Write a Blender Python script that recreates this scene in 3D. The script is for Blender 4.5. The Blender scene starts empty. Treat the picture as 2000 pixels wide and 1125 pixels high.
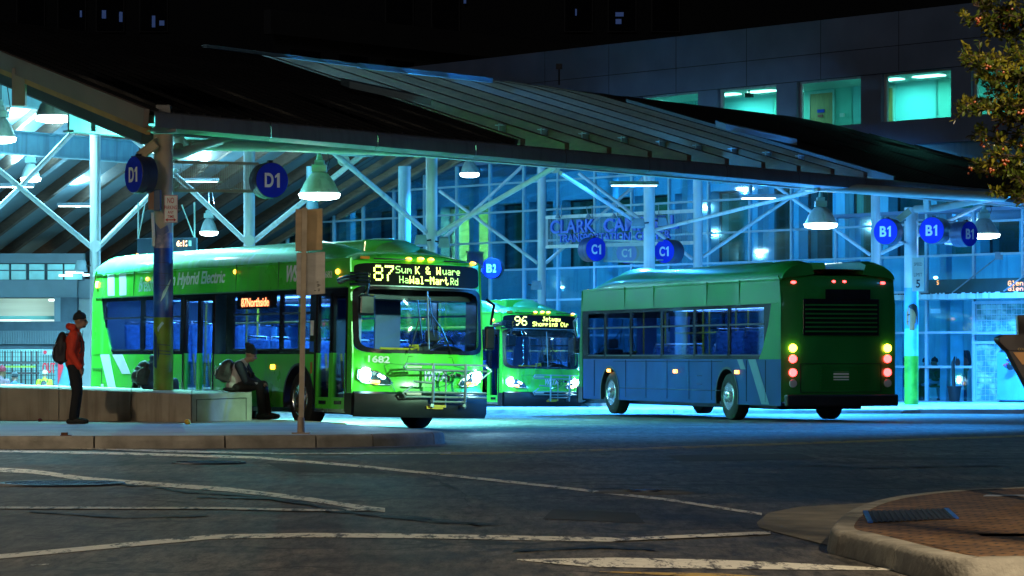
import bpy, bmesh, math, random
from mathutils import Vector, Matrix, Euler
random.seed(7)
S = bpy.context.scene
# ---------------------------------------------------------------- camera
F = 5960.0; H = 1.29; HY = 697.0
cam = bpy.data.objects.new('camera', bpy.data.cameras.new('camera'))
S.collection.objects.link(cam); S.camera = cam
cam.location = (0, 0, H); cam.rotation_euler = (math.radians(90), 0, 0)
cam.data.sensor_width = 36; cam.data.lens = F / 2000 * 36
cam.data.shift_y = (HY - 562.5) / 2000
cam.data.clip_start = 0.5; cam.data.clip_end = 2000
# ---------------------------------------------------------------- sky and light (night)
W = bpy.data.worlds.new('World'); S.world = W; W.use_nodes = True
nt = W.node_tree; bg = nt.nodes['Background']
sky = nt.nodes.new('ShaderNodeTexSky'); sky.sky_type = 'NISHITA'; sky.sun_disc = False
sky.sun_elevation = math.radians(-4); sky.sun_rotation = math.radians(200)
nt.links.new(sky.outputs[0], bg.inputs[0]); bg.inputs[1].default_value = 0.008
S.view_settings.view_transform = 'Standard'; S.view_settings.look = 'None'
S.view_settings.exposure = 1.1; S.view_settings.gamma = 1
S.cycles.use_denoising = True
S.cycles.max_bounces = 6; S.cycles.transparent_max_bounces = 16
S.cycles.sample_clamp_indirect = 4
S.cycles.use_adaptive_sampling = True; S.cycles.adaptive_threshold = 0.01

def R(d): return math.radians(d)
def px(x, y, Y): return Vector(((x - 1000) * Y / F, Y, H + (HY - y) * Y / F))
def gp(x, y, z=0.0):
    Y = F * (H - z) / (y - HY); return Vector(((x - 1000) * Y / F, Y, z))
def lamp(kind, loc, power, col, size=0.3, aim=None, spot=None, name='light', spread=None):
    l = bpy.data.lights.new(name, kind); l.energy = power; l.color = col
    if kind == 'AREA': l.size = size; l.shape = 'DISK'; l.spread = R(spread or 180)
    else: l.shadow_soft_size = size
    if spot: l.spot_size = R(spot); l.spot_blend = 1.0
    o = bpy.data.objects.new(name, l); S.collection.objects.link(o); o.location = loc
    if aim is not None: o.rotation_euler = (Vector(aim) - Vector(loc)).to_track_quat('-Z', 'Y').to_euler()
    return o
# ---------------------------------------------------------------- materials
MC = {}
def mat(name, col, rough=0.6, metal=0.0, var=0.15, scale=3.0, bump=0.0, coat=0.0, emit=None, es=0.0, stretch=None, streak=None, spec=0.5, bscale=None):
    if name in MC: return MC[name]
    m = bpy.data.materials.new(name); m.use_nodes = True; n = m.node_tree.nodes; L = m.node_tree.links
    b = n['Principled BSDF']; b.inputs['Roughness'].default_value = rough; b.inputs['Metallic'].default_value = metal
    b.inputs['Coat Weight'].default_value = coat; b.inputs['Coat Roughness'].default_value = 0.08
    b.inputs['Specular IOR Level'].default_value = spec
    tc = n.new('ShaderNodeTexCoord'); mp = n.new('ShaderNodeMapping'); L.new(tc.outputs['Object'], mp.inputs[0])
    if stretch: mp.inputs['Scale'].default_value = stretch
    ns = n.new('ShaderNodeTexNoise'); ns.inputs['Scale'].default_value = scale; ns.inputs['Detail'].default_value = 6
    L.new(mp.outputs[0], ns.inputs[0])
    cr = n.new('ShaderNodeValToRGB'); e = cr.color_ramp.elements
    e[0].position = 0.3; e[1].position = 0.72
    e[0].color = [max(0, c * (1 - var)) for c in col] + [1]; e[1].color = [min(1, c * (1 + var)) for c in col] + [1]
    L.new(ns.outputs[0], cr.inputs[0]); src = cr.outputs[0]
    if streak:
        n2 = n.new('ShaderNodeTexNoise'); n2.inputs['Scale'].default_value = 1.0; n2.inputs['Detail'].default_value = 4
        m2 = n.new('ShaderNodeMapping'); m2.inputs['Scale'].default_value = (6, 6, 0.5); L.new(tc.outputs['Object'], m2.inputs[0]); L.new(m2.outputs[0], n2.inputs[0])
        r2 = n.new('ShaderNodeValToRGB'); r2.color_ramp.elements[0].position = 0.5; r2.color_ramp.elements[1].position = 0.75
        L.new(n2.outputs[0], r2.inputs[0]); mx = n.new('ShaderNodeMixRGB'); mx.inputs[2].default_value = list(streak) + [1]
        L.new(r2.outputs[0], mx.inputs[0]); L.new(src, mx.inputs[1]); src = mx.outputs[0]
    L.new(src, b.inputs['Base Color'])
    rr = n.new('ShaderNodeMapRange'); rr.inputs['To Min'].default_value = max(0.02, rough - 0.08); rr.inputs['To Max'].default_value = min(1, rough + 0.1)
    L.new(ns.outputs[0], rr.inputs[0]); L.new(rr.outputs[0], b.inputs['Roughness'])
    if bump:
        nb = n.new('ShaderNodeTexNoise'); nb.inputs['Scale'].default_value = bscale or scale * 6; nb.inputs['Detail'].default_value = 5
        L.new(mp.outputs[0], nb.inputs[0])
        bp = n.new('ShaderNodeBump'); bp.inputs['Strength'].default_value = bump; bp.inputs['Distance'].default_value = 0.02
        L.new(nb.outputs[0], bp.inputs['Height']); L.new(bp.outputs[0], b.inputs['Normal'])
    if emit:
        b.inputs['Emission Color'].default_value = list(emit) + [1]; b.inputs['Emission Strength'].default_value = es
    MC[name] = m; return m
def emis(name, col, s): return mat(name, (0.5, 0.5, 0.5), 0.5, var=0.02, emit=col, es=s)
def glass(name, tint, refl=0.12, rough=0.03):
    if name in MC: return MC[name]
    m = bpy.data.materials.new(name); m.use_nodes = True; n = m.node_tree.nodes; L = m.node_tree.links
    n.remove(n['Principled BSDF']); out = n['Material Output']
    t = n.new('ShaderNodeBsdfTransparent'); t.inputs[0].default_value = list(tint) + [1]
    g = n.new('ShaderNodeBsdfGlossy'); g.inputs['Roughness'].default_value = rough; g.inputs[0].default_value = (0.9, 0.95, 1, 1)
    lw = n.new('ShaderNodeLayerWeight'); lw.inputs[0].default_value = 0.25
    ma = n.new('ShaderNodeMath'); ma.operation = 'MULTIPLY_ADD'; ma.inputs[1].default_value = 0.6; ma.inputs[2].default_value = refl * 0.5
    L.new(lw.outputs['Fresnel'], ma.inputs[0]); mx = n.new('ShaderNodeMixShader'); L.new(ma.outputs[0], mx.inputs[0])
    L.new(t.outputs[0], mx.inputs[1]); L.new(g.outputs[0], mx.inputs[2]); L.new(mx.outputs[0], out.inputs[0])
    MC[name] = m; return m
def asphalt():
    m = mat('asphalt', (0.045, 0.044, 0.043), 0.72, var=0.45, scale=0.5, bump=0.0)
    n = m.node_tree.nodes; L = m.node_tree.links; b = n['Principled BSDF']
    tc = n['Texture Coordinate']
    base = b.inputs['Base Color'].links[0].from_socket
    v = n.new('ShaderNodeTexNoise'); v.inputs['Scale'].default_value = 7; v.inputs['Detail'].default_value = 8; v.inputs['Roughness'].default_value = .9; vm = n.new('ShaderNodeMapping'); vm.inputs['Scale'].default_value = (1, .16, 1); L.new(tc.outputs['Object'], vm.inputs[0]); L.new(vm.outputs[0], v.inputs[0])
    r = n.new('ShaderNodeValToRGB'); r.color_ramp.elements[0].position = 0.40; r.color_ramp.elements[1].position = 0.62
    r.color_ramp.elements[0].color = (0.12, 0.12, 0.12, 1); r.color_ramp.elements[1].color = (3.6, 3.3, 3.0, 1); L.new(v.outputs[0], r.inputs[0])
    mx = n.new('ShaderNodeMixRGB'); mx.blend_type = 'MULTIPLY'; mx.inputs[0].default_value = 1; L.new(base, mx.inputs[1]); L.new(r.outputs[0], mx.inputs[2])
    vo = n.new('ShaderNodeTexVoronoi'); vo.feature = 'DISTANCE_TO_EDGE'; vo.inputs['Scale'].default_value = 0.55
    nz = n.new('ShaderNodeTexNoise'); nz.inputs['Scale'].default_value = 1.3; nz.inputs['Detail'].default_value = 5; L.new(tc.outputs['Object'], nz.inputs[0])
    am = n.new('ShaderNodeVectorMath'); am.operation = 'MULTIPLY_ADD'; am.inputs[1].default_value = (1.6, 1.6, 0); L.new(nz.outputs['Color'], am.inputs[0]); L.new(tc.outputs['Object'], am.inputs[2]); L.new(am.outputs[0], vo.inputs[0])
    r2 = n.new('ShaderNodeValToRGB'); r2.color_ramp.elements[0].position = 0.010; r2.color_ramp.elements[1].position = 0.032
    r2.color_ramp.elements[0].color = (0.2, 0.2, 0.2, 1); L.new(vo.outputs['Distance'], r2.inputs[0])
    nm = n.new('ShaderNodeTexNoise'); nm.inputs['Scale'].default_value = 0.22; L.new(tc.outputs['Object'], nm.inputs[0])
    r3 = n.new('ShaderNodeValToRGB'); r3.color_ramp.elements[0].position = 0.42; r3.color_ramp.elements[1].position = 0.48; L.new(nm.outputs[0], r3.inputs[0])
    m2 = n.new('ShaderNodeMixRGB'); m2.blend_type = 'MULTIPLY'; L.new(r3.outputs[0], m2.inputs[0]); L.new(mx.outputs[0], m2.inputs[1]); L.new(r2.outputs[0], m2.inputs[2])
    sn_ = n.new('ShaderNodeTexNoise'); sn_.inputs['Scale'].default_value = 0.45; sn_.inputs['Detail'].default_value = 5; L.new(tc.outputs['Object'], sn_.inputs[0])
    r4 = n.new('ShaderNodeValToRGB'); r4.color_ramp.elements[0].position = 0.40; r4.color_ramp.elements[1].position = 0.47; r4.color_ramp.elements[0].color = (.55, .55, .57, 1); L.new(sn_.outputs[0], r4.inputs[0])
    m3 = n.new('ShaderNodeMixRGB'); m3.blend_type = 'MULTIPLY'; m3.inputs[0].default_value = 1; L.new(m2.outputs[0], m3.inputs[1]); L.new(r4.outputs[0], m3.inputs[2])
    L.new(m3.outputs[0], b.inputs['Base Color'])
    bp = n.new('ShaderNodeBump'); bp.inputs['Strength'].default_value = 0.35; bp.inputs['Distance'].default_value = 0.01
    L.new(v.outputs[0], bp.inputs['Height']); L.new(bp.outputs[0], b.inputs['Normal'])
    return m
def worn(name, col, thr=0.43):
    m = mat(name, col, 0.65, var=0.12, scale=8)
    n = m.node_tree.nodes; L = m.node_tree.links; b = n['Principled BSDF']; src = b.inputs['Base Color'].links[0].from_socket
    tc = n['Texture Coordinate']; z = n.new('ShaderNodeTexNoise'); z.inputs['Scale'].default_value = 7; z.inputs['Detail'].default_value = 9; z.inputs['Roughness'].default_value = 0.8; zm = n.new('ShaderNodeMapping'); zm.inputs['Scale'].default_value = (1, .22, 1); L.new(tc.outputs['Object'], zm.inputs[0])
    L.new(zm.outputs[0], z.inputs[0]); r = n.new('ShaderNodeValToRGB'); r.color_ramp.elements[0].position = thr; r.color_ramp.elements[1].position = thr + 0.06
    L.new(z.outputs[0], r.inputs[0]); mx = n.new('ShaderNodeMixRGB'); mx.inputs[1].default_value = (0.05, 0.049, 0.047, 1); L.new(r.outputs[0], mx.inputs[0]); L.new(src, mx.inputs[2])
    L.new(mx.outputs[0], b.inputs['Base Color']); return m
# ---------------------------------------------------------------- mesh helpers
class MB:
    def __init__(s): s.v = []; s.f = []; s.mi = []; s.cur = 0; s.marks = []
    def add(s, vs, fs):
        o = len(s.v); s.marks.append((o, len(s.f))); s.v += [tuple(v) for v in vs]; s.f += [tuple(i + o for i in f) for f in fs]; s.mi += [s.cur] * len(fs); return s
    def box(s, c, d, M=None):
        x, y, z = d[0] / 2, d[1] / 2, d[2] / 2; c = Vector(c)
        vs = [Vector((sx * x, sy * y, sz * z)) for sz in (-1, 1) for sy in (-1, 1) for sx in (-1, 1)]
        if M is not None: vs = [M @ v for v in vs]
        return s.add([v + c for v in vs], [(0, 2, 3, 1), (4, 5, 7, 6), (0, 1, 5, 4), (2, 6, 7, 3), (0, 4, 6, 2), (1, 3, 7, 5)])
    def bar(s, p, q, w, h=None, up=(0, 0, 1)):
        p, q = Vector(p), Vector(q); h = h or w; d = (q - p); L = d.length; d.normalize()
        u = Vector(up); sd = d.cross(u)
        if sd.length < 1e-4: sd = d.cross(Vector((1, 0, 0)))
        sd.normalize(); u = sd.cross(d)
        M = Matrix((d, sd, u)).transposed(); return s.box((p + q) / 2, (L, w, h), M)
    def tube(s, pts, r, n=10, caps=True):
        pts = [Vector(p) for p in pts]; rs = r if isinstance(r, (list, tuple)) else [r] * len(pts); rings = []; prev = None
        for i, p in enumerate(pts):
            d = (pts[min(i + 1, len(pts) - 1)] - pts[max(i - 1, 0)]).normalized()
            a = prev if prev is not None else (Vector((0, 0, 1)) if abs(d.z) < 0.9 else Vector((1, 0, 0)))
            x = (a - d * a.dot(d)); x = x.normalized() if x.length > 1e-5 else d.orthogonal().normalized(); prev = x; y = d.cross(x)
            rings.append([p + (x * math.cos(t) + y * math.sin(t)) * rs[i] for t in [2 * math.pi * k / n for k in range(n)]])
        vs = [v for rg in rings for v in rg]; fs = []
        for i in range(len(rings) - 1):
            for k in range(n): fs.append((i * n + k, i * n + (k + 1) % n, (i + 1) * n + (k + 1) % n, (i + 1) * n + k))
        if caps: fs.append(tuple(range(n))[::-1]); fs.append(tuple((len(rings) - 1) * n + k for k in range(n)))
        return s.add(vs, fs)
    def lathe(s, prof, c=(0, 0, 0), n=24, M=None):
        vs = []; fs = []; c = Vector(c)
        for r, z in prof:
            for k in range(n):
                t = 2 * math.pi * k / n; v = Vector((r * math.cos(t), r * math.sin(t), z)); vs.append((M @ v if M is not None else v) + c)
        for i in range(len(prof) - 1):
            for k in range(n): fs.append((i * n + k, i * n + (k + 1) % n, (i + 1) * n + (k + 1) % n, (i + 1) * n + k))
        if prof[0][0] > 1e-4: fs.append(tuple(range(n))[::-1])
        if prof[-1][0] > 1e-4: fs.append(tuple((len(prof) - 1) * n + k for k in range(n)))
        return s.add(vs, fs)
    def grid(s, rows, close=False):
        n = len(rows[0]); vs = [v for r in rows for v in r]; fs = []
        for i in range(len(rows) - 1):
            for k in range(n - (0 if close else 1)): fs.append((i * n + k, i * n + (k + 1) % n, (i + 1) * n + (k + 1) % n, (i + 1) * n + k))
        return s.add(vs, fs)
    def prism(s, poly, vec):
        n = len(poly); vec = Vector(vec); a = [Vector(p) for p in poly]
        return s.add(a + [p + vec for p in a], [tuple(range(n))[::-1], tuple(range(n, 2 * n))] + [(i, (i + 1) % n, (i + 1) % n + n, i + n) for i in range(n)])
    def ell(s, c, r, M=None, n=16, m=10):
        vs = []; fs = []; c = Vector(c)
        for i in range(m + 1):
            ph = math.pi * i / m
            for k in range(n):
                t = 2 * math.pi * k / n; v = Vector((r[0] * math.sin(ph) * math.cos(t), r[1] * math.sin(ph) * math.sin(t), r[2] * math.cos(ph)))
                vs.append((M @ v if M is not None else v) + c)
        for i in range(m):
            for k in range(n): fs.append((i * n + k, (i + 1) * n + k, (i + 1) * n + (k + 1) % n, i * n + (k + 1) % n))
        return s.add(vs, fs)
    def each(s, name, m, parent=None, **kw):
        ends = s.marks[1:] + [(len(s.v), len(s.f))]; out = []
        for (v0, f0), (v1, f1) in zip(s.marks, ends):
            q = MB(); q.v = s.v[v0:v1]; q.f = [tuple(i - v0 for i in f) for f in s.f[f0:f1]]; q.mi = s.mi[f0:f1]; out.append(q.build(name, m, parent, **kw))
        return out
    def build(s, name, m, parent=None, smooth=False, bevel=0, label=None, sharp=40, mods=None):
        me = bpy.data.meshes.new(name); me.from_pydata(s.v, [], s.f)
        ms = m if isinstance(m, (list, tuple)) else [m]
        for x in ms: me.materials.append(x)
        if len(ms) > 1: me.polygons.foreach_set('material_index', s.mi)
        bm = bmesh.new(); bm.from_mesh(me); bmesh.ops.remove_doubles(bm, verts=bm.verts, dist=1e-5)
        bmesh.ops.recalc_face_normals(bm, faces=bm.faces); bm.to_mesh(me); bm.free()
        o = bpy.data.objects.new(name, me); S.collection.objects.link(o); o.parent = parent
        if smooth:
            me.polygons.foreach_set('use_smooth', [True] * len(me.polygons))
            try: me.set_sharp_from_angle(angle=R(sharp))
            except Exception: pass
        if bevel:
            b = o.modifiers.new('b', 'BEVEL'); b.width = bevel; b.segments = 2; b.limit_method = 'ANGLE'
        if label: o['label'] = label
        return o
def tag(o, label, cat, group=None):
    o['label'] = label; o['category'] = cat
    if group: o['group'] = group
    return o
def struct(o): o['kind'] = 'structure'; return o
def thing(name, label, cat, loc=(0, 0, 0), rot=(0, 0, 0), group=None):
    o = bpy.data.objects.new(name, None); S.collection.objects.link(o); o.location = loc; o.rotation_euler = rot
    o.empty_display_size = 0.2
    return tag(o, label, cat, group)
def copy_tree(o, parent=None):
    c = o.copy(); S.collection.objects.link(c); c.parent = parent
    for ch in list(o.children): copy_tree(ch, c)
    return c
def text(name, s, p0, p1, h, m, parent=None, ext=0.01, up=(0, 0, 1), shear=0.0, thick=0.0, label=None):
    cu = bpy.data.curves.new('t', 'FONT'); cu.body = s; cu.extrude = 0.5; cu.shear = shear; cu.offset = thick
    o = bpy.data.objects.new('t', cu); S.collection.objects.link(o); bpy.context.view_layer.update()
    me = bpy.data.meshes.new_from_object(o.evaluated_get(bpy.context.evaluated_depsgraph_get()))
    bpy.data.objects.remove(o); xs = [v.co.x for v in me.vertices]; ys = [v.co.y for v in me.vertices]
    x0, x1, y0, y1 = min(xs), max(xs), min(ys), max(ys); p0 = Vector(p0); p1 = Vector(p1); d = p1 - p0; L = d.length; d.normalize()
    up = Vector(up); nn = d.cross(up).normalized(); up = nn.cross(d)
    for v in me.vertices:
        a = (v.co.x - x0) / (x1 - x0) * L; b = (v.co.y - y0) / (y1 - y0) * h; c = (v.co.z + 0.5) * ext
        v.co = p0 + d * a + up * b + nn * c
    me.materials.clear(); me.materials.append(m); me.name = name
    o = bpy.data.objects.new(name, me); S.collection.objects.link(o); o.parent = parent
    if label: o['label'] = label
    return o
FT = {'&': '3649552250', '-': '0808080808', '0': '3E5149453E', '1': '00427F4000', '2': '4261514946', '6': '3C4A494931', '7': '0171090503', '8': '3649494936', '9': '064949291E', ':': '0036360000',
 'C': '3E41414122', 'H': '7F0808087F', 'J': '2040413F01', 'K': '7F08142241', 'M': '7F020C027F', 'N': '7F0408107F', 'R': '7F09192946', 'S': '4649494931', 'W': '7F2018207F', 'a': '2054545478', 'd': '384444487F', 'e': '3854545418',
 'g': '0C5252523E', 'h': '7F08040478', 'i': '00447D4000', 'l': '00417F4000', 'm': '7C04180478', 'n': '7C08040478', 'o': '3844444438', 'p': '7C14141408', 'r': '7C08040408', 's': '4854545420', 't': '043F444020', 'u': '3C4040207C', 'w': '3C4030403C', 'y': '0C5050503C', ' ': '0000000000', 'G': '3E4149497A', 'E': '7F49494941', 'B': '7F49494936'}
def led(name, s, p0, w, h, m, parent, xd=(1, 0, 0), up=(0, 0, 1), warp=None, bold=False):
    mb = MB(); p0 = Vector(p0); xd = Vector(xd); up = Vector(up); n = len(s) * 6 - 1; cw = w / n; chh = h / 7; k = 0.44 if bold else 0.40
    nn = xd.cross(up)
    for i, ch in enumerate(s):
        hx = FT.get(ch, FT[' '])
        for c in range(5):
            b = int(hx[c * 2:c * 2 + 2], 16)
            for r in range(7):
                if b >> r & 1:
                    p = p0 + xd * ((i * 6 + c + .5) * cw) + up * ((6 - r + .5) * chh)
                    if warp: p = warp(p)
                    mb.add([p + xd * a * cw * k + up * q * chh * k + nn * .006 for a, q in ((-1, -1), (1, -1), (1, 1), (-1, 1))], [(0, 1, 2, 3)])
    return mb.build(name, m, parent)
# shared materials
M_ = {}
white_steel = mat('painted_steel', (0.5, 0.52, 0.52), 0.42, var=0.1, scale=2, streak=(0.33, 0.34, 0.33))
dark_metal = mat('dark_metal', (0.03, 0.032, 0.036), 0.45, metal=0.3, var=0.2)
blackp = mat('black_plastic', (0.012, 0.013, 0.016), 0.35, var=0.2)
chrome = mat('aluminium', (0.6, 0.62, 0.65), 0.25, metal=1.0, var=0.08)
conc = mat('concrete', (0.33, 0.32, 0.30), 0.85, var=0.18, scale=1.6, bump=0.3)
wood = mat('wood', (0.17, 0.10, 0.06), 0.6, var=0.25, scale=3, stretch=(1, 1, 8))
signblue = mat('sign_blue', (0.012, 0.03, 0.50), 0.65, var=0.1, spec=.15)
signwhite = mat('sign_white', (0.75, 0.75, 0.72), 0.5, var=0.06)
# ================================================================ GROUND
def sm(x, a, b):
    t = min(1, max(0, (x - a) / (b - a))); return t * t * (3 - 2 * t)
def gz(Y): return -0.11 * sm(Y, 57, 73) - 0.27 * sm(Y, 76, 80)
mb = MB(); rows = []
for Y in [-60, -20, 0, 10, 15, 20, 30, 40, 50, 56] + [57 + i for i in range(25)] + [84, 90, 120, 300, 900]:
    rows.append([(X, Y, gz(Y)) for X in (-900, -200, -60, -20, -5, 0, 5, 20, 60, 200, 900)])
mb.grid(rows); struct(mb.build('road', asphalt(), smooth=True))
paving = mat('paving_concrete', (0.36, 0.37, 0.36), 0.7, var=0.22, scale=0.9, bump=0.15, bscale=30)
kerbm = mat('kerb_concrete', (0.27, 0.25, 0.22), 0.85, var=0.35, scale=3.5, bump=0.5)
def sweep(name, pts, prof, m, closed=False, parent=None):
    """prof: list of (outward, z); outward = right hand of travel"""
    mb = MB(); n = len(pts); rows = []
    for i, p in enumerate(pts):
        a = Vector(pts[max(0, i - 1)]); b = Vector(pts[min(n - 1, i + 1)]); d = (b - a); d.z = 0; d.normalize(); o = Vector((d.y, -d.x, 0))
        rows.append([Vector(p) + o * w + Vector((0, 0, z)) for w, z in prof])
    mb.grid(rows); mb.add(rows[0], [tuple(range(len(prof)))]); mb.add(rows[-1], [tuple(range(len(prof)))])
    return mb.build(name, m, parent, smooth=True, sharp=50)
def dens(pts, k=6):
    out = []; P = [Vector(p) for p in pts]
    for i in range(len(P) - 1):
        p0 = P[max(0, i - 1)]; p1 = P[i]; p2 = P[i + 1]; p3 = P[min(len(P) - 1, i + 2)]
        for j in range(k):
            t = j / k; out.append(0.5 * ((2 * p1) + (-p0 + p2) * t + (2 * p0 - 5 * p1 + 4 * p2 - p3) * t * t + (-p0 + 3 * p1 - 3 * p2 + p3) * t ** 3))
    out.append(P[-1]); return out
# near left pavement (bus platform), top z .18
ed = dens([(-40, 41.5, 0), (-20, 42.2, 0), (-7.2, 42.7, 0), (-3.6, 43.1, 0), (-2.0, 43.8, 0), (-1.05, 45.1, 0), (-1.25, 46.5, 0), (-1.85, 47.9, 0), (-2.9, 51.0, 0), (-3.3, 52.6, 0), (-9.2, 63.1, 0), (-16, 75.2, 0)], 5)
top = [Vector((p.x, p.y, 0.18)) for p in ed]
inner = []
for i, p in enumerate(ed):
    d = ed[min(i + 1, len(ed) - 1)] - ed[max(i - 1, 0)]; d.normalize(); inner.append(Vector((p.x, p.y, .18)) - Vector((d.y, -d.x, 0)) * .17)
mb = MB(); mb.add(inner + [(-60, 75.2, .18), (-60, 41.5, .18)], [tuple(range(len(inner) + 2))]); struct(mb.build('pavement', paving))
kp = [(-.17, .18), (-.12, .181), (-.03, .178), (.0, .15), (.012, 0.1), (.02, -.3)]
# kerb stones with joints
j = 0; cut = [0, 8, 11, 14, 17, 20, 24, 30, 36, 46, len(ed) - 1]
for a, b in zip(cut[:-1], cut[1:]):
    seg = ed[a:b + 1]
    if len(seg) < 2: continue
    d0 = (seg[1] - seg[0]).normalized() * .012; d1 = (seg[-1] - seg[-2]).normalized() * .012
    seg = [seg[0] + d0] + seg[1:-1] + [seg[-1] - d1]
    m_ = mat('kerb_yellow', (0.42, 0.25, 0.03), 0.7, var=0.35, scale=5) if a >= 30 else kerbm
    struct(sweep('kerb', seg, kp, m_))
# gutter of concrete along kerb
gp_ = [(.02, .004), (.45, .004)]
struct(sweep('gutter', ed[:36], gp_, mat('gutter_concrete', (0.14, 0.14, 0.14), 0.75, var=0.3, scale=2, bump=.2)))
# far platform with kerb (station platform)
fe = [Vector(p) for p in [(-30, 75.6, 0), (-1, 75.6, 0), (4, 75.4, 0), (9.6, 75.1, 0), (11.5, 75.6, 0)]]
mb = MB(); mb.prism([(-30, 75.75, -.45), (-1, 75.75, -.45), (4, 75.55, -.45), (9.6, 75.25, -.45), (12.3, 74.9, -.45), (60, 70.5, -.45), (60, 78.8, -.45), (2.5, 78.8, -.45), (-30, 79.0, -.45)], (0, 0, .45))
mb.prism([(2.6, 78.81, -.45), (60, 78.81, -.45), (60, 140, -.45), (2.6, 140, -.45)], (0, 0, .446))
struct(mb.build('station_platform', paving))
for a, b in zip(fe[:-1], fe[1:]):
    k = max(1, int((b - a).length / 3))
    for i in range(k):
        p = a.lerp(b, i / k); q = a.lerp(b, (i + 1) / k); dd = (q - p).normalized() * .015
        struct(sweep('kerb', [p + dd, q - dd], [(-.15, .003), (0.0, .002), (.03, -.03), (.04, -.4)], kerbm))
# sidewalk apron joints
# markings
def strip(name, up, lo, m, z=.004):
    mb = MB(); r1 = []; r2 = []
    def samp(P, x):
        for (a, b), (c, d) in zip(P[:-1], P[1:]):
            if a <= x <= c: return b + (d - b) * (x - a) / (c - a)
        return P[0][1] if x < P[0][0] else P[-1][1]
    x0 = max(up[0][0], lo[0][0]); x1 = min(up[-1][0], lo[-1][0]); n = 40
    for i in range(n + 1):
        x = x0 + (x1 - x0) * i / n
        a = gp(x, samp(up, x)); b = gp(x, samp(lo, x)); a.z = gz(a.y) + z; b.z = gz(b.y) + z; r1.append(a); r2.append(b)
    mb.grid([r1, r2]); return struct(mb.build(name, m))
pw = worn('road_paint_white', (0.8, 0.78, 0.7)); pw2 = worn('road_paint_worn', (0.65, 0.63, 0.57), 0.43); py = worn('road_paint_yellow', (0.45, 0.3, 0.06), 0.42)
def line(pts, th, m, z=.004, nm='road_marking'): strip(nm, [(x, y - th / 2) for x, y in pts], [(x, y + th / 2) for x, y in pts], m, z)
line([(-60, 880), (250, 886.5), (500, 894), (700, 910.5), (1000, 942), (1300, 976), (1488, 1005)], 4.5, pw)
strip('road_marking', [(120, 875), (330, 880), (560, 886), (880, 885)], [(120, 876.5), (200, 879), (330, 884.5), (560, 888.5), (880, 887)], pw2, .008)
line([(860, 885.5), (1000, 884), (1500, 867.5), (2100, 848)], 1.6, py, nm='lane_line'); line([(860, 888), (1000, 886.4), (1500, 869.6), (2100, 850)], 1.2, py, nm='lane_line')
line([(-60, 916), (0, 918), (70, 922), (160, 935), (230, 941), (450, 957), (600, 975), (700, 991), (752, 997)], 8, pw)
line([(-60, 994), (0, 993), (430, 994), (600, 998), (750, 996.5)], 4, pw2, .008)
line([(-60, 1093), (0, 1088), (160, 1073), (300, 1060), (420, 1049), (600, 1046), (800, 1047.5), (1000, 1051), (1200, 1055)], 8.5, pw)
line([(1195, 1056), (1350, 1049), (1505, 1042)], 6, pw, .008)
strip('road_marking', [(1010, 1093.5), (1200, 1090), (1400, 1094), (1600, 1103), (1780, 1113.5)], [(1010, 1095), (1150, 1108), (1400, 1112), (1600, 1114), (1780, 1115)], pw)
strip('road_marking', [(1170, 1117), (1400, 1121), (1500, 1127)], [(1170, 1118), (1400, 1129), (1500, 1131)], py)
line([(60, 1105), (95, 1103)], 2, pw2)
def crack(pts, w=.02):
    r = random.Random(int(pts[0][0])); mb = MB(); P = []
    for (a, b), (c, d) in zip(pts[:-1], pts[1:]):
        for i in range(9): f = i / 9; P.append(gp(a + (c - a) * f + r.uniform(-5, 5), b + (d - b) * f + r.uniform(-.7, .7)))
    rows = [[], []]
    for p in P: ww_ = w * r.uniform(.5, 2.2); rows[0].append(Vector((p.x, p.y - ww_ * 3, .012))); rows[1].append(Vector((p.x, p.y + ww_ * 3, .012)))
    mb.grid(rows); struct(mb.build('road_crack', mat('crack_tar', (.008, .008, .009), .7)))
for c in ([(300, 952), (360, 962), (470, 968), (620, 985)], [(380, 972), (520, 975), (700, 1002)], [(640, 1000), (800, 1010), (960, 1030)], [(700, 1005), (860, 1022), (1000, 1026)], [(150, 940), (260, 950), (320, 948)], [(1000, 1078), (1180, 1070), (1300, 1076)], [(1160, 952), (1290, 958), (1400, 965)], [(60, 1000), (240, 1012), (420, 1008)], [(1500, 905), (1700, 915), (1980, 910)], [(820, 925), (900, 960), (930, 1010)]): crack(c)
for q_ in ([(520, 905), (700, 908), (760, 925), (560, 922)], [(1080, 995), (1240, 1002), (1260, 1022), (1060, 1014)], [(1300, 890), (1560, 886), (1600, 897), (1330, 902)]):
    mb = MB(); mb.add([gp(x, y) + Vector((0, 0, .003)) for x, y in q_], [(0, 1, 2, 3)]); struct(mb.build('road_patch', mat('patch_dark', (0.028, 0.028, 0.03), 0.85, var=.5, scale=5)))
# manhole covers
mh = mat('cast_iron', (0.02, 0.05, 0.16), 0.5, metal=0.4, var=0.2)
def manhole(x, y, r, lab):
    c = gp(x, y); t = thing('manhole_cover', lab, 'manhole cover', (c.x, c.y, 0), group=None)
    mb = MB(); mb.lathe([(r * .94, .004), (r * .94, .012), (0, .012)], n=40)
    for i in range(-6, 7):
        for k in range(-6, 7):
            if i * i + k * k < 34 and (i + k) % 2 == 0: mb.box((i * r * .15, k * r * .15, .015), (r * .12, r * .12, .008))
    mb.build('lid', mh, t)
    mb = MB(); mb.lathe([(r * .95, .005), (r * .95, .02), (r * 1.06, .02), (r * 1.08, .002)], n=40); mb.build('frame_ring', mat('iron_ring', (0.05, 0.06, 0.09), 0.5, metal=.5), t)
manhole(120, 946, .60, 'large round iron manhole cover crossed by the broken white line')
manhole(408, 905, .42, 'round iron manhole cover just below the thin white line near the kerb')
manhole(1257, 960, .16, 'small round valve cover in the open asphalt lane')
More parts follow.
